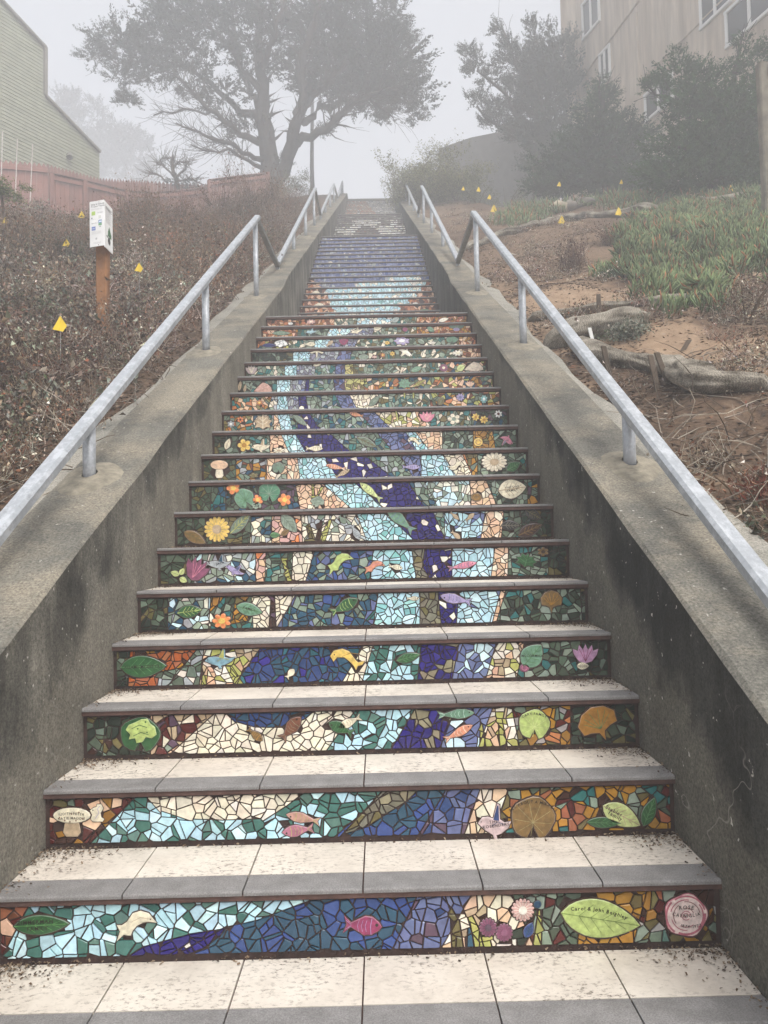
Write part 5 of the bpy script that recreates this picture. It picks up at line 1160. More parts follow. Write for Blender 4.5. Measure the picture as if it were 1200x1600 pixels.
BT_L = [[(428, 325, 17), (420, 272, 15.5), (416, 205, 12.5), (412, 130, 9), (405, 50, 6), (398, -60, 5)],
 [(430, 300, 11), (450, 245, 11), (462, 190, 9, -1), (470, 120, 6.5, -1), (490, 40, 6, -1.5), (500, -40, 4, -1.5)],
 [(455, 228, 8), (485, 216, 6.5, -.5), (520, 193, 6, -1), (545, 165, 5, -1.5), (575, 150, 4, -2), (620, 140, 2, -2)],
 [(462, 197, 8), (490, 182, 6, 1), (530, 160, 5, 1.5), (560, 130, 4, 2), (600, 105, 3, 2.5)], [(465, 182, 7), (487, 150, 6), (512, 128, 4, -1), (545, 96, 3, -1)],
 [(414, 225, 6), (384, 212, 5, -.5), (350, 190, 4, -1), (310, 152, 3, -1.5), (272, 115, 2, -2)], [(414, 250, 4.5), (390, 241, 3.8), (350, 222, 3, -1), (310, 206, 2, -1.5), (275, 192, 1, -2)],
 [(412, 200, 7), (372, 172, 5, 1), (330, 130, 4, 1.5), (285, 102, 3, 2), (205, 95, 2, 2), (150, 88, 1, 2)], [(412, 160, 6), (388, 118, 4.5), (352, 68, 3), (312, 28, 2)],
 [(414, 265, 3.5), (398, 258, 3), (368, 240, 2.2, -1), (330, 236, 1.5, -1.5), (298, 226, 1, -2)], [(412, 180, 6), (392, 150, 5, 2), (370, 95, 4, 2), (365, 30, 3, 2)],
 [(330, 175, 2), (290, 170, 1.6, -1), (240, 180, 1, -1)], [(408, 110, 5), (430, 60, 4, -2), (445, 0, 3, -2)], [(470, 120, 5), (520, 80, 4, 2), (560, 30, 3, 2)], [(575, 150, 3, -2), (590, 165, 2, -2), (615, 185, 1, -2)]]
BT_B = [(148, 84, 28, 11, 1.2), (182, 62, 32, 25, 1.1), (222, 86, 42, 32, 1.1), (192, 124, 30, 15), (200, 157, 24, 7), (262, 60, 42, 50), (300, 95, 45, 45, .5), (268, 18, 45, 38, .9), (330, 35, 60, 55, .6), (395, 40, 60, 62, .45), (350, 145, 38, 38, .2), (300, 142, 25, 10, .7),
 (445, 50, 62, 65, .55), (520, 60, 70, 75, 1.2), (578, 66, 48, 66, 1.2), (608, 108, 52, 48, 1.3), (560, 128, 58, 38, 1.1), (640, 148, 36, 22, 1.2), (662, 163, 24, 14), (590, 163, 38, 20), (505, 118, 46, 36, .8), (612, 26, 24, 22), (632, 56, 16, 9), (652, 188, 10, 9, .8), (608, 186, 14, 9, .7), (400, 110, 40, 40, .25), (465, 130, 30, 35, .25), (392, 205, 25, 25, .12),
 (300, -40, 80, 50, .5), (400, -60, 100, 60, .5), (520, -50, 100, 60, .5), (590, -20, 45, 40, .6), (505, 205, 10, 5, .5), (440, 255, 10, 5, .4)]
tree('cypress_tree', 'great spreading dark cypress behind the red fence, left of the stair head', (428, 325), BT_L, BT_B, 29, .62, 3, 1.0, twigs=5, tint=(.85, .9, .9))
tree('cypress_tree', 'windswept cypress with fingers leaning left beside the beige building', (858, 300), [[(858, 300, 10), (850, 230, 9), (840, 150, 6), (835, 70, 3)], [(850, 210, 5), (800, 170, 3), (745, 110, 1.5)], [(850, 180, 5), (815, 120, 3), (785, 45, 1.5)], [(852, 240, 5), (800, 215, 3), (745, 165, 1.5)], [(845, 140, 4), (860, 80, 2)]],
 [(862, 112, 34, 44, 1.2), (838, 165, 40, 36, 1.2), (868, 225, 50, 45, 1.2), (820, 100, 14, 26), (806, 135, 22, 14), (812, 205, 20, 26, .8), (790, 78, 11, 22, .9), (778, 45, 7, 13, .8), (765, 120, 16, 14), (742, 92, 16, 10, .9), (730, 76, 8, 10, .7), (740, 112, 16, 6, .7), (768, 163, 26, 10), (742, 156, 14, 6, .7), (772, 190, 18, 10), (838, 62, 12, 22, .9), (828, 38, 6, 8, .7), (872, 70, 20, 26), (880, 150, 26, 50, 1.2), (760, 185, 14, 8, .6), (800, 95, 20, 14, .8)], 27, .95, 5, .9, wind=(-.5, .35), twigs=3, group='cypresses by the beige building')
tree('cypress_tree', 'middle cypress with a pointed tip in front of the beige building', (950, 300), [[(950, 305, 8), (945, 240, 7), (940, 180, 4), (938, 120, 1.5)], [(948, 250, 4), (905, 225, 2)], [(948, 250, 4), (990, 225, 2)]],
 [(940, 128, 8, 16), (940, 160, 22, 18), (938, 196, 42, 26, 1.2), (950, 240, 72, 34, 1.2), (905, 255, 55, 30, 1.2), (985, 270, 60, 26, 1.2), (972, 190, 14, 12), (868, 268, 30, 22), (990, 218, 32, 16), (880, 236, 26, 14), (900, 285, 60, 16, 1.3), (985, 288, 60, 16, 1.3), (878, 294, 34, 14, 1.6), (840, 290, 24, 9, 1.2)], 19.5, 1.15, 6, .62, twigs=3, group='cypresses by the beige building', tint=(1.2, 1.6, 1.1))
tree('cypress_tree', 'nearest green cypress with a spire at the right edge of the photo', (1110, 300), [[(1110, 310, 9), (1120, 230, 8), (1145, 150, 5), (1161, 50, 1.5)], [(1118, 220, 4), (1060, 160, 2.5), (1010, 132, 1)], [(1120, 240, 4), (1060, 230, 2)], [(1128, 200, 4), (1180, 160, 2)]],
 [(1161, 58, 7, 18), (1165, 90, 20, 20), (1176, 112, 30, 16), (1056, 86, 6, 13), (1062, 105, 18, 9), (1072, 125, 40, 20, 1.1), (1028, 135, 24, 7), (1012, 130, 8, 4), (1028, 122, 5, 6), (1092, 165, 60, 30, 1.2), (1130, 200, 74, 50, 1.2), (1080, 235, 70, 40, 1.2), (1150, 260, 70, 36, 1.2), (1050, 270, 50, 26, 1.1), (1090, 288, 90, 20, 1.3), (1160, 290, 60, 20, 1.3), (1190, 170, 30, 60), (1100, 130, 30, 16), (1125, 115, 20, 8)], 14.5, 1.15, 7, .44, twigs=3, group='cypresses by the beige building', tint=(1.5, 2.1, 1.3))
tree('pine_tree', 'pale fog-hidden tree behind the green siding building', (150, 290), [[(150, 300, 6), (150, 240, 5), (160, 170, 2)]], [(90, 190, 28, 45), (118, 165, 8, 26), (150, 180, 12, 26), (95, 160, 12, 18), (140, 235, 55, 40), (195, 235, 38, 30), (180, 270, 70, 25), (200, 205, 20, 8), (222, 225, 16, 6)], 105, .35, 8, 3.4)
tree('bare_tree', 'small leafless tree with gnarled branches behind the middle of the red fence', (272, 295), [[(272, 300, 3.5), (270, 265, 3), (269, 246, 2)], [(271, 275, 2), (258, 262, 1.4), (244, 254, .9)], [(272, 278, 2), (290, 265, 1.5), (291, 253, 1.2)], [(270, 265, 1.5), (280, 252, 1), (300, 258, .6)], [(262, 285, 1.8), (245, 272, 1.2), (232, 272, .6)], [(275, 282, 1.8), (300, 280, 1.2), (312, 285, .7)], [(258, 262, 1), (250, 250, .8), (262, 245, .5)]],
 [(300, 288, 22, 6, .9), (285, 285, 20, 8, .6)], 27, .8, 9, .5, twigs=4, bark=(.09, .075, .06))

# ------------------------------------------------------------------ red fence
fence = empty('board_fence', (-8, 18, 8), 'long faded red board fence curving across the top of the left slope', 'fence')
FP = [(-40, 21.0, 252, 'a'), (75, 21.5, 262, 'a'), (78, 21.6, 272, 'a'), (130, 22.4, 283, 'a'), (195, 23.6, 299, 'a'), (235, 24.5, 302, 'a'), (282, 25.2, 299, 'a'), (322, 26.0, 294, 'a'), (326, 26.0, 283, 'b'), (372, 26.4, 277, 'b'), (418, 26.8, 272, 'b')]
RED = (.27, .115, .085)
def fence_run(P, capw, board=.14):
    for (xa, Da, ya, _), (xb, Db, yb, _) in zip(P[:-1], P[1:]):
        A, B = at_d(xa, ya, Da), at_d(xb, yb, Db); L = math.hypot(B.x-A.x, B.y-A.y)
        if L < .3: continue
        n = max(1, round(L/board)); d = Vector((B.x-A.x, B.y-A.y, 0)).normalized(); nn = Vector((d.y, -d.x, 0))
        if nn.y > 0: nn = -nn
        for i in range(n):
            s0, s1 = (i+.03)/n, (i+.97)/n; p, q = A.lerp(B, s0), A.lerp(B, s1); zt = (p.z+q.z)/2+random.uniform(-.012, .012); zb = zt-2.3
            pr = random.uniform(0, .008); v = random.uniform(.82, 1.15); c = tuple(k*v for k in RED)
            mb = MB(); o0 = nn*(.012+pr); o1 = nn*(-.012+pr)
            vs = [(p+o1), (q+o1), (q+o0), (p+o0)]
            mb.add([(e.x, e.y, zb) for e in vs]+[(e.x, e.y, zt) for e in vs], [(0, 3, 2, 1), (4, 5, 6, 7), (0, 1, 5, 4), (1, 2, 6, 5), (2, 3, 7, 6), (3, 0, 4, 7)], c)
            mb.build('board', M['paint'], fence, loc=(p.x, p.y, zb))
        e0 = Vector((A.x, A.y, A.z))+nn*.05; e1 = Vector((B.x, B.y, B.z))+nn*.05
        MB().bar(e0+Vector((0, 0, -.12)), e1+Vector((0, 0, -.12)), .04, .1, RED, side=nn).build('rail', M['paint'], fence, loc=e0)
        if capw: MB().bar(e0-nn*.04+Vector((0, 0, .02)), e1-nn*.04+Vector((0, 0, .02)), .14, .035, (.2, .1, .08), side=nn).build('cap_rail', M['paint'], fence, loc=e0)
        MB().bar(Vector((e0.x, e0.y, A.z-2.4))+nn*.03, Vector((e0.x, e0.y, A.z-.02))+nn*.03, .12, .12, tuple(k*.9 for k in RED), side=d).build('post', M['paint'], fence, loc=e0)
fence_run(FP[:2], False); fence_run(FP[2:8], True); fence_run(FP[8:], True)
q = at_d(419, 272, 26.8); MB().bar((q.x, q.y-.05, q.z-2.5), (q.x, q.y-.05, q.z+.03), .13, .13, RED).build('post', M['paint'], fence)
# back fence with a jagged top behind it
bf = empty('picket_fence', (-9, 26, 12), 'second red fence with ragged picket tops just behind the curving fence', 'fence')
RP = [(-40, 23.0, 248), (72, 23.4, 258), (155, 25.0, 280), (228, 27, 284), (324, 27.5, 289)]
for (xa, Da, ya), (xb, Db, yb) in zip(RP[:-1], RP[1:]):
    A, B = at_d(xa, ya, Da), at_d(xb, yb, Db); L = math.hypot(B.x-A.x, B.y-A.y); n = max(1, round(L/.13))
    for i in range(n):
        p, q = A.lerp(B, (i+.04)/n), A.lerp(B, (i+.96)/n); m_ = (p+q)/2; zt = m_.z; v = random.uniform(.8, 1.1); c = tuple(k*v for k in RED)
        vs = [(p.x, p.y, zt-2.2), (q.x, q.y, zt-2.2), (q.x, q.y, zt-.05), (m_.x, m_.y, zt+.06), (p.x, p.y, zt-.05)]
        mb = MB(); mb.add(vs+[(x, y+.02, z) for x, y, z in vs], [(0, 1, 2, 3, 4), (9, 8, 7, 6, 5)]+[(i_+5, (i_+1) % 5+5, (i_+1) % 5, i_) for i_ in range(5)], c); mb.build('picket', M['paint'], bf, loc=(p.x, p.y, zt-2.2))
for k, (x, yt, yb) in enumerate(((4, 205, 275), (27, 217, 310), (51, 225, 318))):
    a, b_ = at_d(x, yt, 20.3), at_d(x-2-k, yb, 20.0); o = MB().tube([b_, a], .012, 6, (.55, .5, .46)).build('stake', M['paint']); tag(o, ['thin white stake leaning on the red fence at the left edge', 'thin white stake leaning on the red fence, middle of the three', 'thin white stake leaning on the red fence, rightmost of the three'][k], 'stake', 'white stakes against the fence')

# ------------------------------------------------------------------ left building: green lap siding
lb = empty('siding_building', (-11, 26, 10), 'tall pale green building with horizontal lap siding behind the red fence', 'building')
c0 = at_d(155, 280, 27); dirv = Vector((ray(1283, 844).x, ray(1283, 844).y, 0)).normalized(); nrm = Vector((dirv.y, -dirv.x, 0))
if nrm.dot(Vector((CAM.x-c0.x, CAM.y-c0.y, 0))) < 0: nrm = -nrm
def onwall(px, py, c0, nrm):
    d = ray(px, py); t_ = (c0-CAM).dot(nrm)/d.dot(nrm); return CAM+d*t_
TOPP = [onwall(x, y, c0, nrm) for x, y in ((155, 238), (70, 150), (70, 75), (0, 0), (-70, -75))]
def s_of(P): return (P-c0).dot(-dirv)          # distance from the far corner back towards the camera
prof = [(s_of(P), P.z) for P in TOPP]; zbot = c0.z-1.5
def top_at(s):
    if s < prof[1][0]: a, b_ = prof[0], prof[1]
    elif s < prof[3][0]: a, b_ = prof[2], prof[3]
    else: a, b_ = prof[3], prof[4]
    return a[1]+(b_[1]-a[1])*(s-a[0])/(b_[0]-a[0]+1e-9)
S1 = prof[4][0]; bd = .115; z = zbot; mb = MB(); SC = (.30, .31, .22)
NS = 60
while z < max(p_[1] for p_ in prof):
    # the part of this course below the roof line
    run = None
    for i in range(NS+1):
        s = S1*i/NS; ok = top_at(s) > z+bd*.5
        if ok and run is None: run = s
        if run is not None and (not ok or i == NS):
            e = s; v = random.uniform(.93, 1.06); c = tuple(k*v for k in SC)
            for_ = [c0-dirv*run, c0-dirv*e]
            a, b_ = for_; 
            vs = [(a.x+nrm.x*.028, a.y+nrm.y*.028, z), (b_.x+nrm.x*.028, b_.y+nrm.y*.028, z), (b_.x+nrm.x*.008, b_.y+nrm.y*.008, z+bd), (a.x+nrm.x*.008, a.y+nrm.y*.008, z+bd), (a.x, a.y, z), (b_.x, b_.y, z)]
            mb.add(vs, [(0, 1, 2, 3), (4, 5, 1, 0)], c); run = None
    z += bd
o = mb.build('siding_boards', M['paint'], lb); tag(o, kind='stuff')
mb = MB(); back = -nrm*6
ring = [(0, zbot)]+[(s, z_) for s, z_ in prof]+[(S1, zbot)]
vs = [c0-dirv*s+Vector((0, 0, z_-c0.z))-nrm*.005 for s, z_ in ring]; n = len(vs)
tr = tessellate_polygon([[Vector((s, z_, 0)) for s, z_ in ring]])
mb.add([tuple(v) for v in vs]+[tuple(v+back) for v in vs], list(tr)+[tuple(i+n for i in t3[::-1]) for t3 in tr]+[(i, (i+1) % n, (i+1) % n+n, i+n) for i in range(n)], (.2, .2, .15)); mb.build('wall', M['paint'], lb)
for a, b_ in zip(prof[:-1], prof[1:]):
    A = c0-dirv*a[0]; B = c0-dirv*b_[0]; A = Vector((A.x, A.y, a[1])); B = Vector((B.x, B.y, b_[1]))
    MB().bar(A+nrm*.05, B+nrm*.05, .12, .09, (.22, .2, .17), side=nrm).build('roof_trim', M['paint'], lb, loc=A)
P = onwall(105, 243, c0, nrm)+nrm*.12; MB().tube([P-nrm*.12, P, P+Vector((.02, -.05, -.12))], [.05, .08, .11], 8, (.16, .15, .13)).build('wall_lamp', M['paint'], lb)

# ------------------------------------------------------------------ right building: stained beige stucco
rbd = empty('stucco_building', (8, 28, 12), 'stained beige stucco apartment building with white-framed windows on the right', 'building')
m, t, b = node_mat('stained_stucco'); p = coords(t)
c = ramp(t, noise(t, 1.2, 5, coords(t, (1.6, 1.6, .12))), [(0.32, (0.36, 0.29, 0.22)), (0.6, (0.52, 0.44, 0.35))])
c2_ = ramp(t, noise(t, 3.5, 6, coords(t, (2, 2, .2))), [(0.4, G(.8)), (0.65, G(1.1))])
t.links.new(mix(t, 1.0, c, c2_, 'MULTIPLY'), b.inputs['Base Color']); b.inputs['Roughness'].default_value = .9; bump(t, b, noise(t, 30, 4, p), .3, .01); M['stucco'] = m
m, t, b = node_mat('window_glass'); b.inputs['Base Color'].default_value = (.03, .035, .04, 1); b.inputs['Roughness'].default_value = .08; M['glass'] = m
m, t, b = node_mat('white_window_frame'); b.inputs['Base Color'].default_value = (.66, .66, .64, 1); b.inputs['Roughness'].default_value = .5; M['frame'] = m
rc = at_d(905, 200, 27); rd = Vector((ray(245, 844).x, ray(245, 844).y, 0)).normalized(); rn = Vector((rd.y, -rd.x, 0))
if rn.dot(Vector((CAM.x-rc.x, CAM.y-rc.y, 0))) < 0: rn = -rn
LB_ = 17.0; z0b, z1b = rc.z-5, rc.z+12
A, B = rc, rc-rd*LB_
C2 = A-rn*.0+rd*.35+Vector((-.35, 0, 0))          # slightly angled return at the far corner
vs = [(C2.x, C2.y), (A.x, A.y), (B.x, B.y), (B.x-rn.x*9, B.y-rn.y*9), (C2.x-rn.x*9, C2.y-rn.y*9)]
mb = MB(); mb.add([(x, y, z0b) for x, y in vs]+[(x, y, z1b) for x, y in vs], [(0, 1, 6, 5), (1, 2, 7, 6), (2, 3, 8, 7), (3, 4, 9, 8), (4, 0, 5, 9), (5, 6, 7, 8, 9), (4, 3, 2, 1, 0)]); mb.build('wall', M['stucco'], rbd)
def band(px1, py1, px2, py2, wd, name, mt, out=.03):
    P, Q_ = onwall(px1, py1, rc, rn)+rn*out/2, onwall(px2, py2, rc, rn)+rn*out/2
    MB().bar(P, Q_, wd, out, (.4, .34, .27), side=(Q_-P).cross(rn).normalized()).build(name, mt, rbd, loc=P)
band(903, 132, 1000, 0, .05, 'ledge', M['stucco'], .06); band(1000, 128, 1130, 0, .04, 'ledge', M['stucco'], .04); band(995, 20, 1001, 150, .05, 'downpipe', M['stucco'], .06)
def window(cx, cy, w_, h_):
    P = onwall(cx, cy, rc, rn); u = -rd; zz = Vector((0, 0, 1))
    mb = MB()
    for a, b_ in ((P-u*w_/2-zz*h_/2, P+u*w_/2-zz*h_/2), (P-u*w_/2+zz*h_/2, P+u*w_/2+zz*h_/2)): mb.bar(a-u*.05+rn*.02, b_+u*.05+rn*.02, .1, .1, side=zz)
    for a, b_ in ((P-u*w_/2-zz*h_/2, P-u*w_/2+zz*h_/2), (P+u*w_/2-zz*h_/2, P+u*w_/2+zz*h_/2), (P-zz*h_/2, P+zz*h_/2)): mb.bar(a+rn*.022, b_+rn*.022, .09, .08, side=u)
    f = mb.build('window', M['frame'], rbd, loc=P)
    mb = MB(); mb.add([tuple(P+u*s*w_/2+zz*t_*h_/2+rn*.02) for s, t_ in ((-1, -1), (1, -1), (1, 1), (-1, 1))], [(0, 1, 2, 3)]); mb.build('pane', M['glass'], f, loc=P)
for a in ((1030, 152, 1.25, .8), (1172, 15, 1.6, .9), (1118, -2, 1.1, .9), (946, 102, .55, 1.0), (924, 20, 1.0, 1.2), (1175, 158, 1.2, .8), (1060, -120, 1.2, .9)): window(*a)  # leftmost one stands in for an open balcony gap, its pane mirroring sky

# grey wall / low building below the windswept cypress
gw = MB(); pts = [(686, 232, 31), (735, 215, 30), (800, 202, 29), (870, 199, 28)]
vsb = []
for x, y, D in pts: q = at_d(x, y, D); vsb += [(q.x, q.y, q.z-4.5), (q.x, q.y, q.z), (q.x, q.y+.3, q.z), (q.x, q.y+.3, q.z-4.5)]
gw.add(vsb, [(i*4+a, i*4+(a+1) % 4, i*4+4+(a+1) % 4, i*4+4+a) for i in range(3) for a in range(4)]+[(0, 3, 2, 1), (12, 13, 14, 15)], (.20, .195, .185))
q = at_d(780, 230, 30); o = gw.build('retaining_wall', M['paint'], loc=(q.x, q.y, q.z-3)); tag(o, 'plain grey wall with a rising top edge below the windswept cypress', 'wall')

# lamp pole
q = at_d(488, 300, 32); gz = float(H(q.x, q.y)); lp = empty('street_lamp', (q.x, q.y, gz), 'plain grey lamp pole rising beside the cypress at the stair head', 'street lamp')
top = at_d(489, 60, 32); MB().tube([(q.x, q.y, gz-.3), (q.x, q.y, gz+1.2), tuple(top)], [.11, .085, .055], 12, (.22, .22, .22)).build('pole', M['paint'], lp, smooth=True)
MB().tube([tuple(top), tuple(top+Vector((.7, -.1, .15))), tuple(top+Vector((1.3, -.2, .12)))], [.04, .035, .03], 8, (.22, .22, .22)).build('arm', M['paint'], lp)
MB().tube([tuple(top+Vector((1.2, -.2, .12))), tuple(top+Vector((1.45, -.22, .13))), tuple(top+Vector((1.85, -.25, .1)))], [.06, .13, .05], 10, (.3, .3, .3)).build('lamp_head', M['paint'], lp, smooth=True)
MB().tube([(q.x, q.y, gz-.1), (q.x, q.y, gz+.2)], [.17, .14], 12, (.3, .3, .29)).build('base', M['paint'], lp)

# weathered post at the right edge
q = at_d(1196, 300, 10.5); gz = float(H(q.x, q.y)); wp = empty('wooden_post', (q.x, q.y, gz), 'weathered grey wooden post at the right edge in front of the cypress', 'post')
tp = at_d(1190, 100, 10.5); WD = (.20, .18, .14)
mb = MB(); mb.bar((q.x+.03, q.y, gz-.3), tuple(tp), .13, .13, WD); mb.build('post', M['bark'], wp)
mb = MB(); mb.bar(tuple(tp+Vector((.05, -.07, -.12))), tuple(tp+Vector((1.2, -.05, -.06))), .05, .14, WD, side=Vector((0, 1, 0))); mb.build('cross_rail', M['bark'], wp)

# ------------------------------------------------------------------ sign on its post
g0 = ground(160, 522); D = (g0-CAM).dot(FW)
sg_ = empty('sign', g0, 'white two-sided information sign on an orange-brown wooden post in the dry brush', 'sign')
pt = at_d(160, 380, D); MB().bar((g0.x, g0.y, g0.z-.3), (pt.x+.005, pt.y, pt.z), .095, .09, (.30, .145, .065)).build('post', M['bark'], sg_, loc=g0)
tl, tr_, br_2, bl_ = (at_d(x, y, D-.12) for x, y in ((138.5, 315), (163.5, 313.5), (163.5, 385.5), (139, 387)))
c_ = tr_; hgt = tr_.z-br_2.z; wd_ = .172
MB_ = MB()
A0 = Vector((tl.x, tl.y+.02, 0)); Cn = Vector((c_.x, c_.y-.02, 0)); Bn = Cn+Vector((.012, .17, 0)); zt, zb = c_.z, br_2.z
def panel(A, B, name, za, zb2):
    d = (B-A).normalized(); n = Vector((d.y, -d.x, 0)); mb = MB()
    mb.add([(A.x, A.y, za), (B.x, B.y, za), (B.x, B.y, zb2), (A.x, A.y, zb2)]+[(A.x-n.x*.006, A.y-n.y*.006, za), (B.x-n.x*.006, B.y-n.y*.006, za), (B.x-n.x*.006, B.y-n.y*.006, zb2), (A.x-n.x*.006, A.y-n.y*.006, zb2)],
           [(0, 1, 2, 3), (5, 4, 7, 6), (1, 0, 4, 5), (2, 1, 5, 6), (3, 2, 6, 7), (0, 3, 7, 4)], (.80, .80, .79))
    L = (B-A).length; Hh = zb2-za
    def pl(u, v, e=.0012): q = A+d*(u*L)+n*e; return (q.x, q.y, za+v*Hh)
    def rect(u0, v0, u1, v1, c, e=.0012): mb.add([pl(u0, v0, e), pl(u1, v0, e), pl(u1, v1, e), pl(u0, v1, e)], [(0, 1, 2, 3)], c)
    def text(s, u, v, size, c=(.03, .03, .03)):
        W = sum((.32 if ch == ' ' else glyph(ch)[2]+.14) for ch in s)
        lettering(mb, s, lambda x, y: pl(u+(x+W*size/2)/L, v+y/Hh, .0014), size, c)
    return mb, rect, text, pl
mb, rect, text, pl = panel(A0, Cn, 'left', zb, zt)
text('Help A Hillside', .10, .925, .0175); text('Project Thanks:', .10, .88, .0175)
for k in range(2): rect(.12, .825-k*.018, .85, .829-k*.018, (.4, .4, .4))
rect(.14, .69, .40, .775, (.42, .58, .16)); text('SF PARKS', .55, .735, .011, (.2, .2, .2)); rect(.62, .61, .80, .67, (.62, .63, .58)); rect(.12, .62, .2, .64, (.1, .1, .15)); rect(.12, .60, .42, .604, (.35, .35, .35))
text('nextdoor', .12, .515, .013, (.15, .15, .15)); rect(.62, .45, .85, .57, (.12, .2, .4)); rect(.62, .45, .85, .50, (.2, .4, .22), .0015); rect(.66, .515, .84, .55, (.7, .8, .9), .0015)
rect(.14, .355, .41, .44, (.18, .24, .50)); rect(.17, .39, .38, .40, (.7, .75, .85), .0015); rect(.68, .415, .80, .43, (.3, .35, .3))
for k in range(4): rect(.15, .33-k*.018, .80, .333-k*.018, (.45, .45, .45))
rect(.40, .15, .52, .19, (.5, .5, .5)); 
for k in range(3): rect(.25, .09-k*.015, .78, .093-k*.015, (.45, .45, .45))
mb.add([pl(.66+.02*math.cos(a), .965+.008*math.sin(a)) for a in [i*.785 for i in range(8)]], [tuple(range(8))], (.05, .05, .05)); mb.add([pl(.60+.03*math.cos(a), .025+.012*math.sin(a)) for a in [i*.785 for i in range(8)]], [tuple(range(8))], (.12, .04, .03))
mb.build('panel', M['paint'], sg_, loc=(A0.x, A0.y, zb))
mb, rect, text, pl = panel(Cn+Vector((.006, 0, 0)), Bn, 'right', zb-.012, zt-.006)
for k in range(22): rect(.10, .90-k*.016, .9-.25*((k*7) % 3)/3, .903-k*.016+(.004 if k < 4 else 0), (.3, .3, .3) if k > 3 else (.08, .08, .08))
tre = [(.55, .50), (.42, .44), (.50, .43), (.38, .36), (.48, .355), (.35, .28), (.75, .28), (.70, .36), (.80, .30), (.66, .43)]
mb.add([pl(u, v) for u, v in [(.55, .52), (.38, .40), (.36, .30), (.8, .27), (.82, .36), (.7, .42)]], [tuple(range(6))], (.07, .16, .08))
mb.add([pl(u, v) for u, v in [(.50, .28), (.62, .28), (.7, .2), (.62, .12), (.45, .13), (.35, .2)]], [tuple(range(6))], (.04, .035, .03)); mb.add([pl(u, v) for u, v in [(.15, .27), (.3, .29), (.6, .24), (.6, .22), (.3, .26)]], [tuple(range(5))], (.05, .05, .05))
mb.build('panel', M['paint'], sg_, loc=(Cn.x, Cn.y, zb)).__setitem__('label', 'narrow right panel with a tree drawing')

# ------------------------------------------------------------------ yellow marker flags
FL = [(95, 532, 92, 27, 'large yellow marker flag in the brush below the sign at the left'), (104, 389, 104, 14, 'yellow marker flag left of the sign, halfway up the left slope'), (128, 345, 127, 13, 'yellow marker flag just left of the top of the sign'), (8, 353, 10, 13, 'yellow marker flag at the left edge near the red fence'),
 (352, 365, 351, 9, 'small yellow marker flag half hidden in brush near the nearest left handrail'), (218, 433, 218, 9, 'yellow marker flag low in the brush right of the sign post'),
 (878, 351, 878, 15, 'yellow marker flag in front of the upper burlap roll, above the right handrail'), (967, 338, 967, 15, 'yellow marker flag standing behind the upper burlap roll'), (772, 333, 772, 14, 'yellow marker flag on the soil, nearest to the top of the right handrail'), (765, 316, 765, 9, 'small yellow marker flag just behind the one nearest the right handrail'), (748, 304, 748, 9, 'faint yellow marker flag at the left of the upper right slope'), (724, 302, 724, 7, 'tiny yellow marker flag beside the low bushes at the stair side'),
 (1142, 303, 1142, 14, 'yellow marker flag in the ice plant near the right edge'), (971, 292, 971, 8, 'tiny yellow marker flag in the far ice plant near the cypress'), (874, 296, 874, 9, 'small yellow marker flag below the pale rocks')]
for gx, gy, fx, fh, lab in FL:
    g0 = ground(gx, gy, 1.5, 40)
    if g0 is None: g0 = at_d(gx, gy, 16)
    D = (g0-CAM).dot(FW); lf = (.32 if D < 9 else .2) if g0.x < 0 else .05; g1 = ground(gx, gy+lf*F/D, 1.5, 40); g0 = g1 or g0; D = (g0-CAM).dot(FW); s = fh*D/F; s = max(.10, min(.24, s)); rt = empty('marker_flag', g0, lab, 'flag', 'yellow marker flags')
    MB().tube([tuple(g0-Vector((0, 0, .05))), tuple(g0+Vector((0, 0, s*1.0+lf)))], .002, 5, (.3, .3, .3)).build('wire', M['paint'], rt, loc=g0)
    t_ = g0+Vector((0, 0, s*.98+lf)); j = random.uniform(-.25, .25)
    mb = MB(); mb.add([tuple(t_), tuple(t_+Vector((-.42*s, -.1*s, -.85*s))), tuple(t_+Vector((.0, -.18*s, -.95*s))), tuple(t_+Vector((.16*s, -.05*s, -.98*s))), tuple(t_+Vector((.34*s, .1*s, -.62*s+j*s*.3))), tuple(t_+Vector((.12*s, -.1*s, -.2*s)))], [(0, 1, 2), (0, 2, 5), (5, 2, 4), (2, 3, 4)], (.72, .50, .03))
    mb.build('flag_cloth', M['paint'], rt, loc=g0)

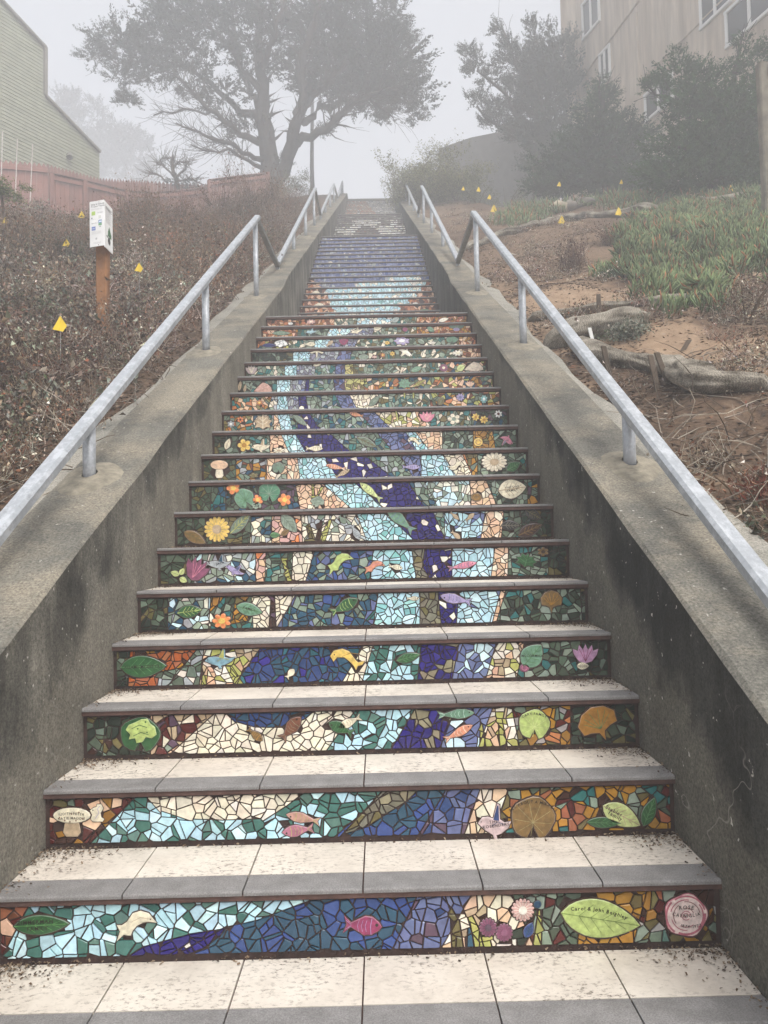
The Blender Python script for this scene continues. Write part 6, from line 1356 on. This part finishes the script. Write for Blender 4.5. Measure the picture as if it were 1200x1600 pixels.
# ------------------------------------------------------------------ burlap rolls, stakes, rocks
m, t, b = node_mat('weathered_burlap'); p = coords(t)
c = ramp(t, noise(t, 5, 6, p, .7), [(0.32, (0.07, 0.058, 0.043)), (0.62, (0.34, 0.305, 0.25))])
fb = N(t, 'ShaderNodeTexWave', wave_type='BANDS'); fb.inputs['Scale'].default_value = 60; fb.inputs['Distortion'].default_value = 12; fb.inputs['Detail'].default_value = 3; t.links.new(coords(t, (.35, 1, 1)), fb.inputs['Vector'])
fr = ramp(t, fb.outputs[1], [(0.1, G(.72)), (0.8, G(1.2))]); t.links.new(mix(t, 1.0, c, fr, 'MULTIPLY'), b.inputs['Base Color']); b.inputs['Roughness'].default_value = .95; b.inputs['Specular IOR Level'].default_value = .1
bump(t, b, fb.outputs[1], .6, .006); M['burlap'] = m
def wattle(pts, label, seed, sag=1.0):
    """pts (px, py of its underside, radius m): a lumpy cloth-wrapped roll lying on the slope"""
    r = random.Random(seed); G0 = []
    for px, py, rad in pts:
        g0 = ground(px, py, 1.5, 45)
        if g0 is None: g0 = at_d(px, py, 15)
        rad *= .72; G0.append((g0+Vector((0, .3*rad, 0)), rad))
    P = []
    for (a, ra), (b_, rb_) in zip(G0[:-1], G0[1:]):
        n = max(3, int((b_-a).length/.05))
        for i in range(n): s = i/n; q = a.lerp(b_, s); P.append((Vector((q.x, q.y, float(H(q.x, q.y)))), ra+(rb_-ra)*s))
    P.append((G0[-1][0], G0[-1][1]))
    # smooth
    for _ in range(4): P = [P[0]]+[((P[i-1][0]+P[i][0]*2+P[i+1][0])/4, (P[i-1][1]+P[i][1]*2+P[i+1][1])/4) for i in range(1, len(P)-1)]+[P[-1]]
    mb = MB(); n = 44; vs = []; ph = [r.uniform(0, 6) for _ in range(6)]; L = 0
    for i, (q, rad) in enumerate(P):
        d = (P[min(i+1, len(P)-1)][0]-P[max(i-1, 0)][0]).normalized(); s = d.cross(Vector((0, 0, 1))).normalized(); u = s.cross(d)
        if i: L += (q-P[i-1][0]).length
        e = .25 if i in (0, len(P)-1) else 1; R_ = rad*e*(1+.14*math.sin(L*4.3+ph[0])+.08*math.sin(L*11+ph[1]))
        for j in range(n):
            a = 2*math.pi*j/n; w_ = 1+.06*math.sin(5*a+L*9+ph[2])+.05*math.sin(3*a-L*14+ph[3])+.035*math.sin(9*a+L*23+ph[4])+.045*math.sin(7*a+2.5*math.sin(L*6+ph[5]))+.02*math.sin(16*a+3*math.sin(L*9))+r.uniform(-.012, .012)
            vs.append(q+Vector((0, 0, R_*.55))+s*math.cos(a)*R_*w_+u*math.sin(a)*R_*w_*.66)
    fs = [(i*n+j, i*n+(j+1) % n, (i+1)*n+(j+1) % n, (i+1)*n+j) for i in range(len(P)-1) for j in range(n)]+[tuple(reversed(range(n))), tuple(range((len(P)-1)*n, len(P)*n))]
    mb.add(vs, fs); o = mb.build('burlap_roll', M['burlap'], smooth=True, loc=P[0][0]); tag(o, label, 'erosion roll', 'burlap erosion rolls')
wattle([(728, 392, .10), (775, 372, .13), (830, 358, .12), (880, 345, .15), (935, 343, .13), (975, 341, .17), (1010, 338, .20), (1060, 328, .12), (1110, 318, .10), (1150, 312, .10), (1210, 296, .09)], 'long grey burlap roll snaking up the right slope below the far ice plant', 1)
wattle([(850, 548, .10), (868, 545, .17), (905, 540, .19), (945, 528, .19), (990, 512, .15), (1012, 505, .08)], 'sagging burlap sack above the middle of the nearest right handrail', 2)
wattle([(905, 548, .10), (930, 568, .15), (965, 580, .15), (1010, 583, .13), (1055, 588, .14), (1080, 604, .15), (1110, 618, .13), (1160, 620, .12), (1215, 614, .12)], 'burlap roll in the foreground curving to the right edge, pegged with stakes', 3)
wattle([(825, 505, .07), (870, 500, .09), (930, 490, .09), (1000, 482, .09), (1075, 478, .10), (1120, 470, .08)], 'thin dark roll lying behind the sagging burlap sack', 4)
for k, (x0, y0, x1, y1, lab) in enumerate(((955, 590, 943, 541, 'tilted wooden stake at the left end of the foreground burlap roll'), (1030, 610, 1016, 555, 'broken wooden stake among roots in front of the foreground burlap roll'), (1048, 600, 1026, 551, 'leaning wooden stake in the middle of the foreground burlap roll'), (1057, 552, 1077, 531, 'wooden stake leaning right behind the foreground burlap roll'), (936, 495, 935, 460, 'thin stake in the soil behind the thin dark roll'), (909, 520, 909, 500, 'short stake pushed through the sagging burlap sack'), (1010, 362, 1008, 340, 'dark stake below the upper burlap roll'), (1151, 330, 1150, 305, 'dark stake near the flag in the ice plant'))):
    g0 = ground(x0, y0); D = (g0-CAM).dot(FW); tp = at_d(x1, y1, D-.02); o = MB().bar(tuple(g0-Vector((0, 0, .05))), tuple(tp), .034, .02, (.13, .10, .075)).build('wooden_stake', M['bark'], loc=g0); tag(o, lab, 'stake', 'stakes pegging the burlap rolls')
g0 = ground(926, 540); q = at_d(921, 512, (g0-CAM).dot(FW)-.25); o = MB().bar(tuple(q+Vector((.03, 0, -.14))), tuple(q), .025, .006, (.7, .7, .68)).build('plant_label', M['paint'], loc=q); tag(o, 'small white plastic strip lying on the sagging burlap sack', 'strip')
def rock(px, py, s, c, lab, seed, D=None):
    r = random.Random(seed); g0 = ground(px, py, 1.5, 45) if D is None else None
    if g0 is None: q = at_d(px, py, D or 16); g0 = Vector((q.x, q.y, float(H(q.x, q.y))))
    mb = MB(); vs = []; n, m_ = 10, 6
    for i in range(m_+1):
        for j in range(n):
            a, e = 2*math.pi*j/n, -math.pi/2+math.pi*i/m_; k = 1+.16*math.sin(3*a+seed)+.12*math.sin(4*e+2*a+seed)+r.uniform(-.07, .07)
            vs.append(g0+Vector((math.cos(a)*math.cos(e)*s*k, math.sin(a)*math.cos(e)*s*.8*k, math.sin(e)*s*.5*k+s*.25)))
    mb.add(vs, [(i*n+j, i*n+(j+1) % n, (i+1)*n+(j+1) % n, (i+1)*n+j) for i in range(m_) for j in range(n)], c); o = mb.build('rock', M['bark'], smooth=True, loc=g0); tag(o, lab, 'rock', 'rocks on the slopes')
rock(872, 290, .28, (.42, .36, .27), 'pale tan boulder at the top of the right slope', 1); rock(893, 288, .22, (.24, .21, .18), 'grey boulder just right of the pale tan boulder', 2); rock(913, 294, .2, (.18, .16, .14), 'dark flat rock right of the two boulders', 3); rock(1155, 290, .26, (.2, .19, .14), 'rounded mossy rock above the flag in the ice plant', 4)
rock(190, 435, .14, (.17, .15, .14), 'grey stone in the brush right of the sign post', 5); rock(40, 428, .14, (.2, .18, .18), 'grey stone in the brush at the left edge', 6); rock(1168, 553, .03, (.45, .38, .3), 'small pale pebble on the sand at the right edge', 7); rock(1120, 338, .04, (.4, .35, .3), 'small stone on the soil in front of the ice plant', 8)
rock(800, 400, .05, (.35, .3, .25), 'small tan stone beside the top of the right wall', 9)

# exposed roots and sticks
mb = MB(); rr = random.Random(5)
for _ in range(46):
    g0 = ground(rr.uniform(930, 1080), rr.uniform(590, 640)); 
    if g0 is None: continue
    a = rr.uniform(0, 6.28); d = Vector((math.cos(a), math.sin(a)*.4-.5, .15)); pts = [g0]
    for _ in range(4):
        d = (d+Vector((rr.gauss(0, .35), rr.gauss(0, .35), rr.gauss(-.05, .25)))).normalized(); q = pts[-1]+d*.06; pts.append(Vector((q.x, q.y, max(q.z, float(H(q.x, q.y))+.004))))
    mb.tube(pts, [.004, .003, .003, .002, .001], 4, rr.choice([(.12, .085, .06), (.2, .15, .11), (.08, .055, .04)]), cap=False)
tag(mb.build('root_tangle', M['bark']), kind='stuff')
mb = MB()
for _ in range(260):
    sx = rr.random() < .5; g0 = ground(rr.uniform(5, 330) if sx else rr.uniform(1000, 1195), rr.uniform(420, 800) if sx else rr.uniform(560, 860))
    if g0 is None or (g0-CAM).length > 9: continue
    a = rr.uniform(0, 6.28); d = Vector((math.cos(a), math.sin(a), rr.uniform(.05, .5))); pts = [g0+Vector((0, 0, rr.uniform(.0, .16 if sx else .03)))]
    for _ in range(4):
        d = (d+Vector((rr.gauss(0, .3), rr.gauss(0, .3), rr.gauss(-.05, .2)))).normalized(); q = pts[-1]+d*rr.uniform(.05, .1); pts.append(Vector((q.x, q.y, max(q.z, float(H(q.x, q.y))+.004))))
    mb.tube(pts, [.0035, .003, .0028, .002, .001], 4, rr.choice([(.3, .25, .2), (.2, .15, .11), (.4, .35, .28), (.1, .07, .05)]), cap=False)
tag(mb.build('dry_sticks', M['bark']), kind='stuff')

# ------------------------------------------------------------------ fog
def haze(dens=.028, aniso=.2, c=(.88, .90, .93)):
    mb = MB(); mb.box((-162, -14, -4.5), (162, 172, 38)); m = bpy.data.materials.new('fog'); m.use_nodes = True; t = m.node_tree; t.nodes.clear()
    v = t.nodes.new('ShaderNodeVolumePrincipled'); o = t.nodes.new('ShaderNodeOutputMaterial'); v.inputs['Color'].default_value = (*c, 1); v.inputs['Density'].default_value = dens; v.inputs['Anisotropy'].default_value = aniso
    t.links.new(v.outputs[0], o.inputs['Volume']); ob = mb.build('haze', m); tag(ob, kind='stuff')
haze(0.0175)
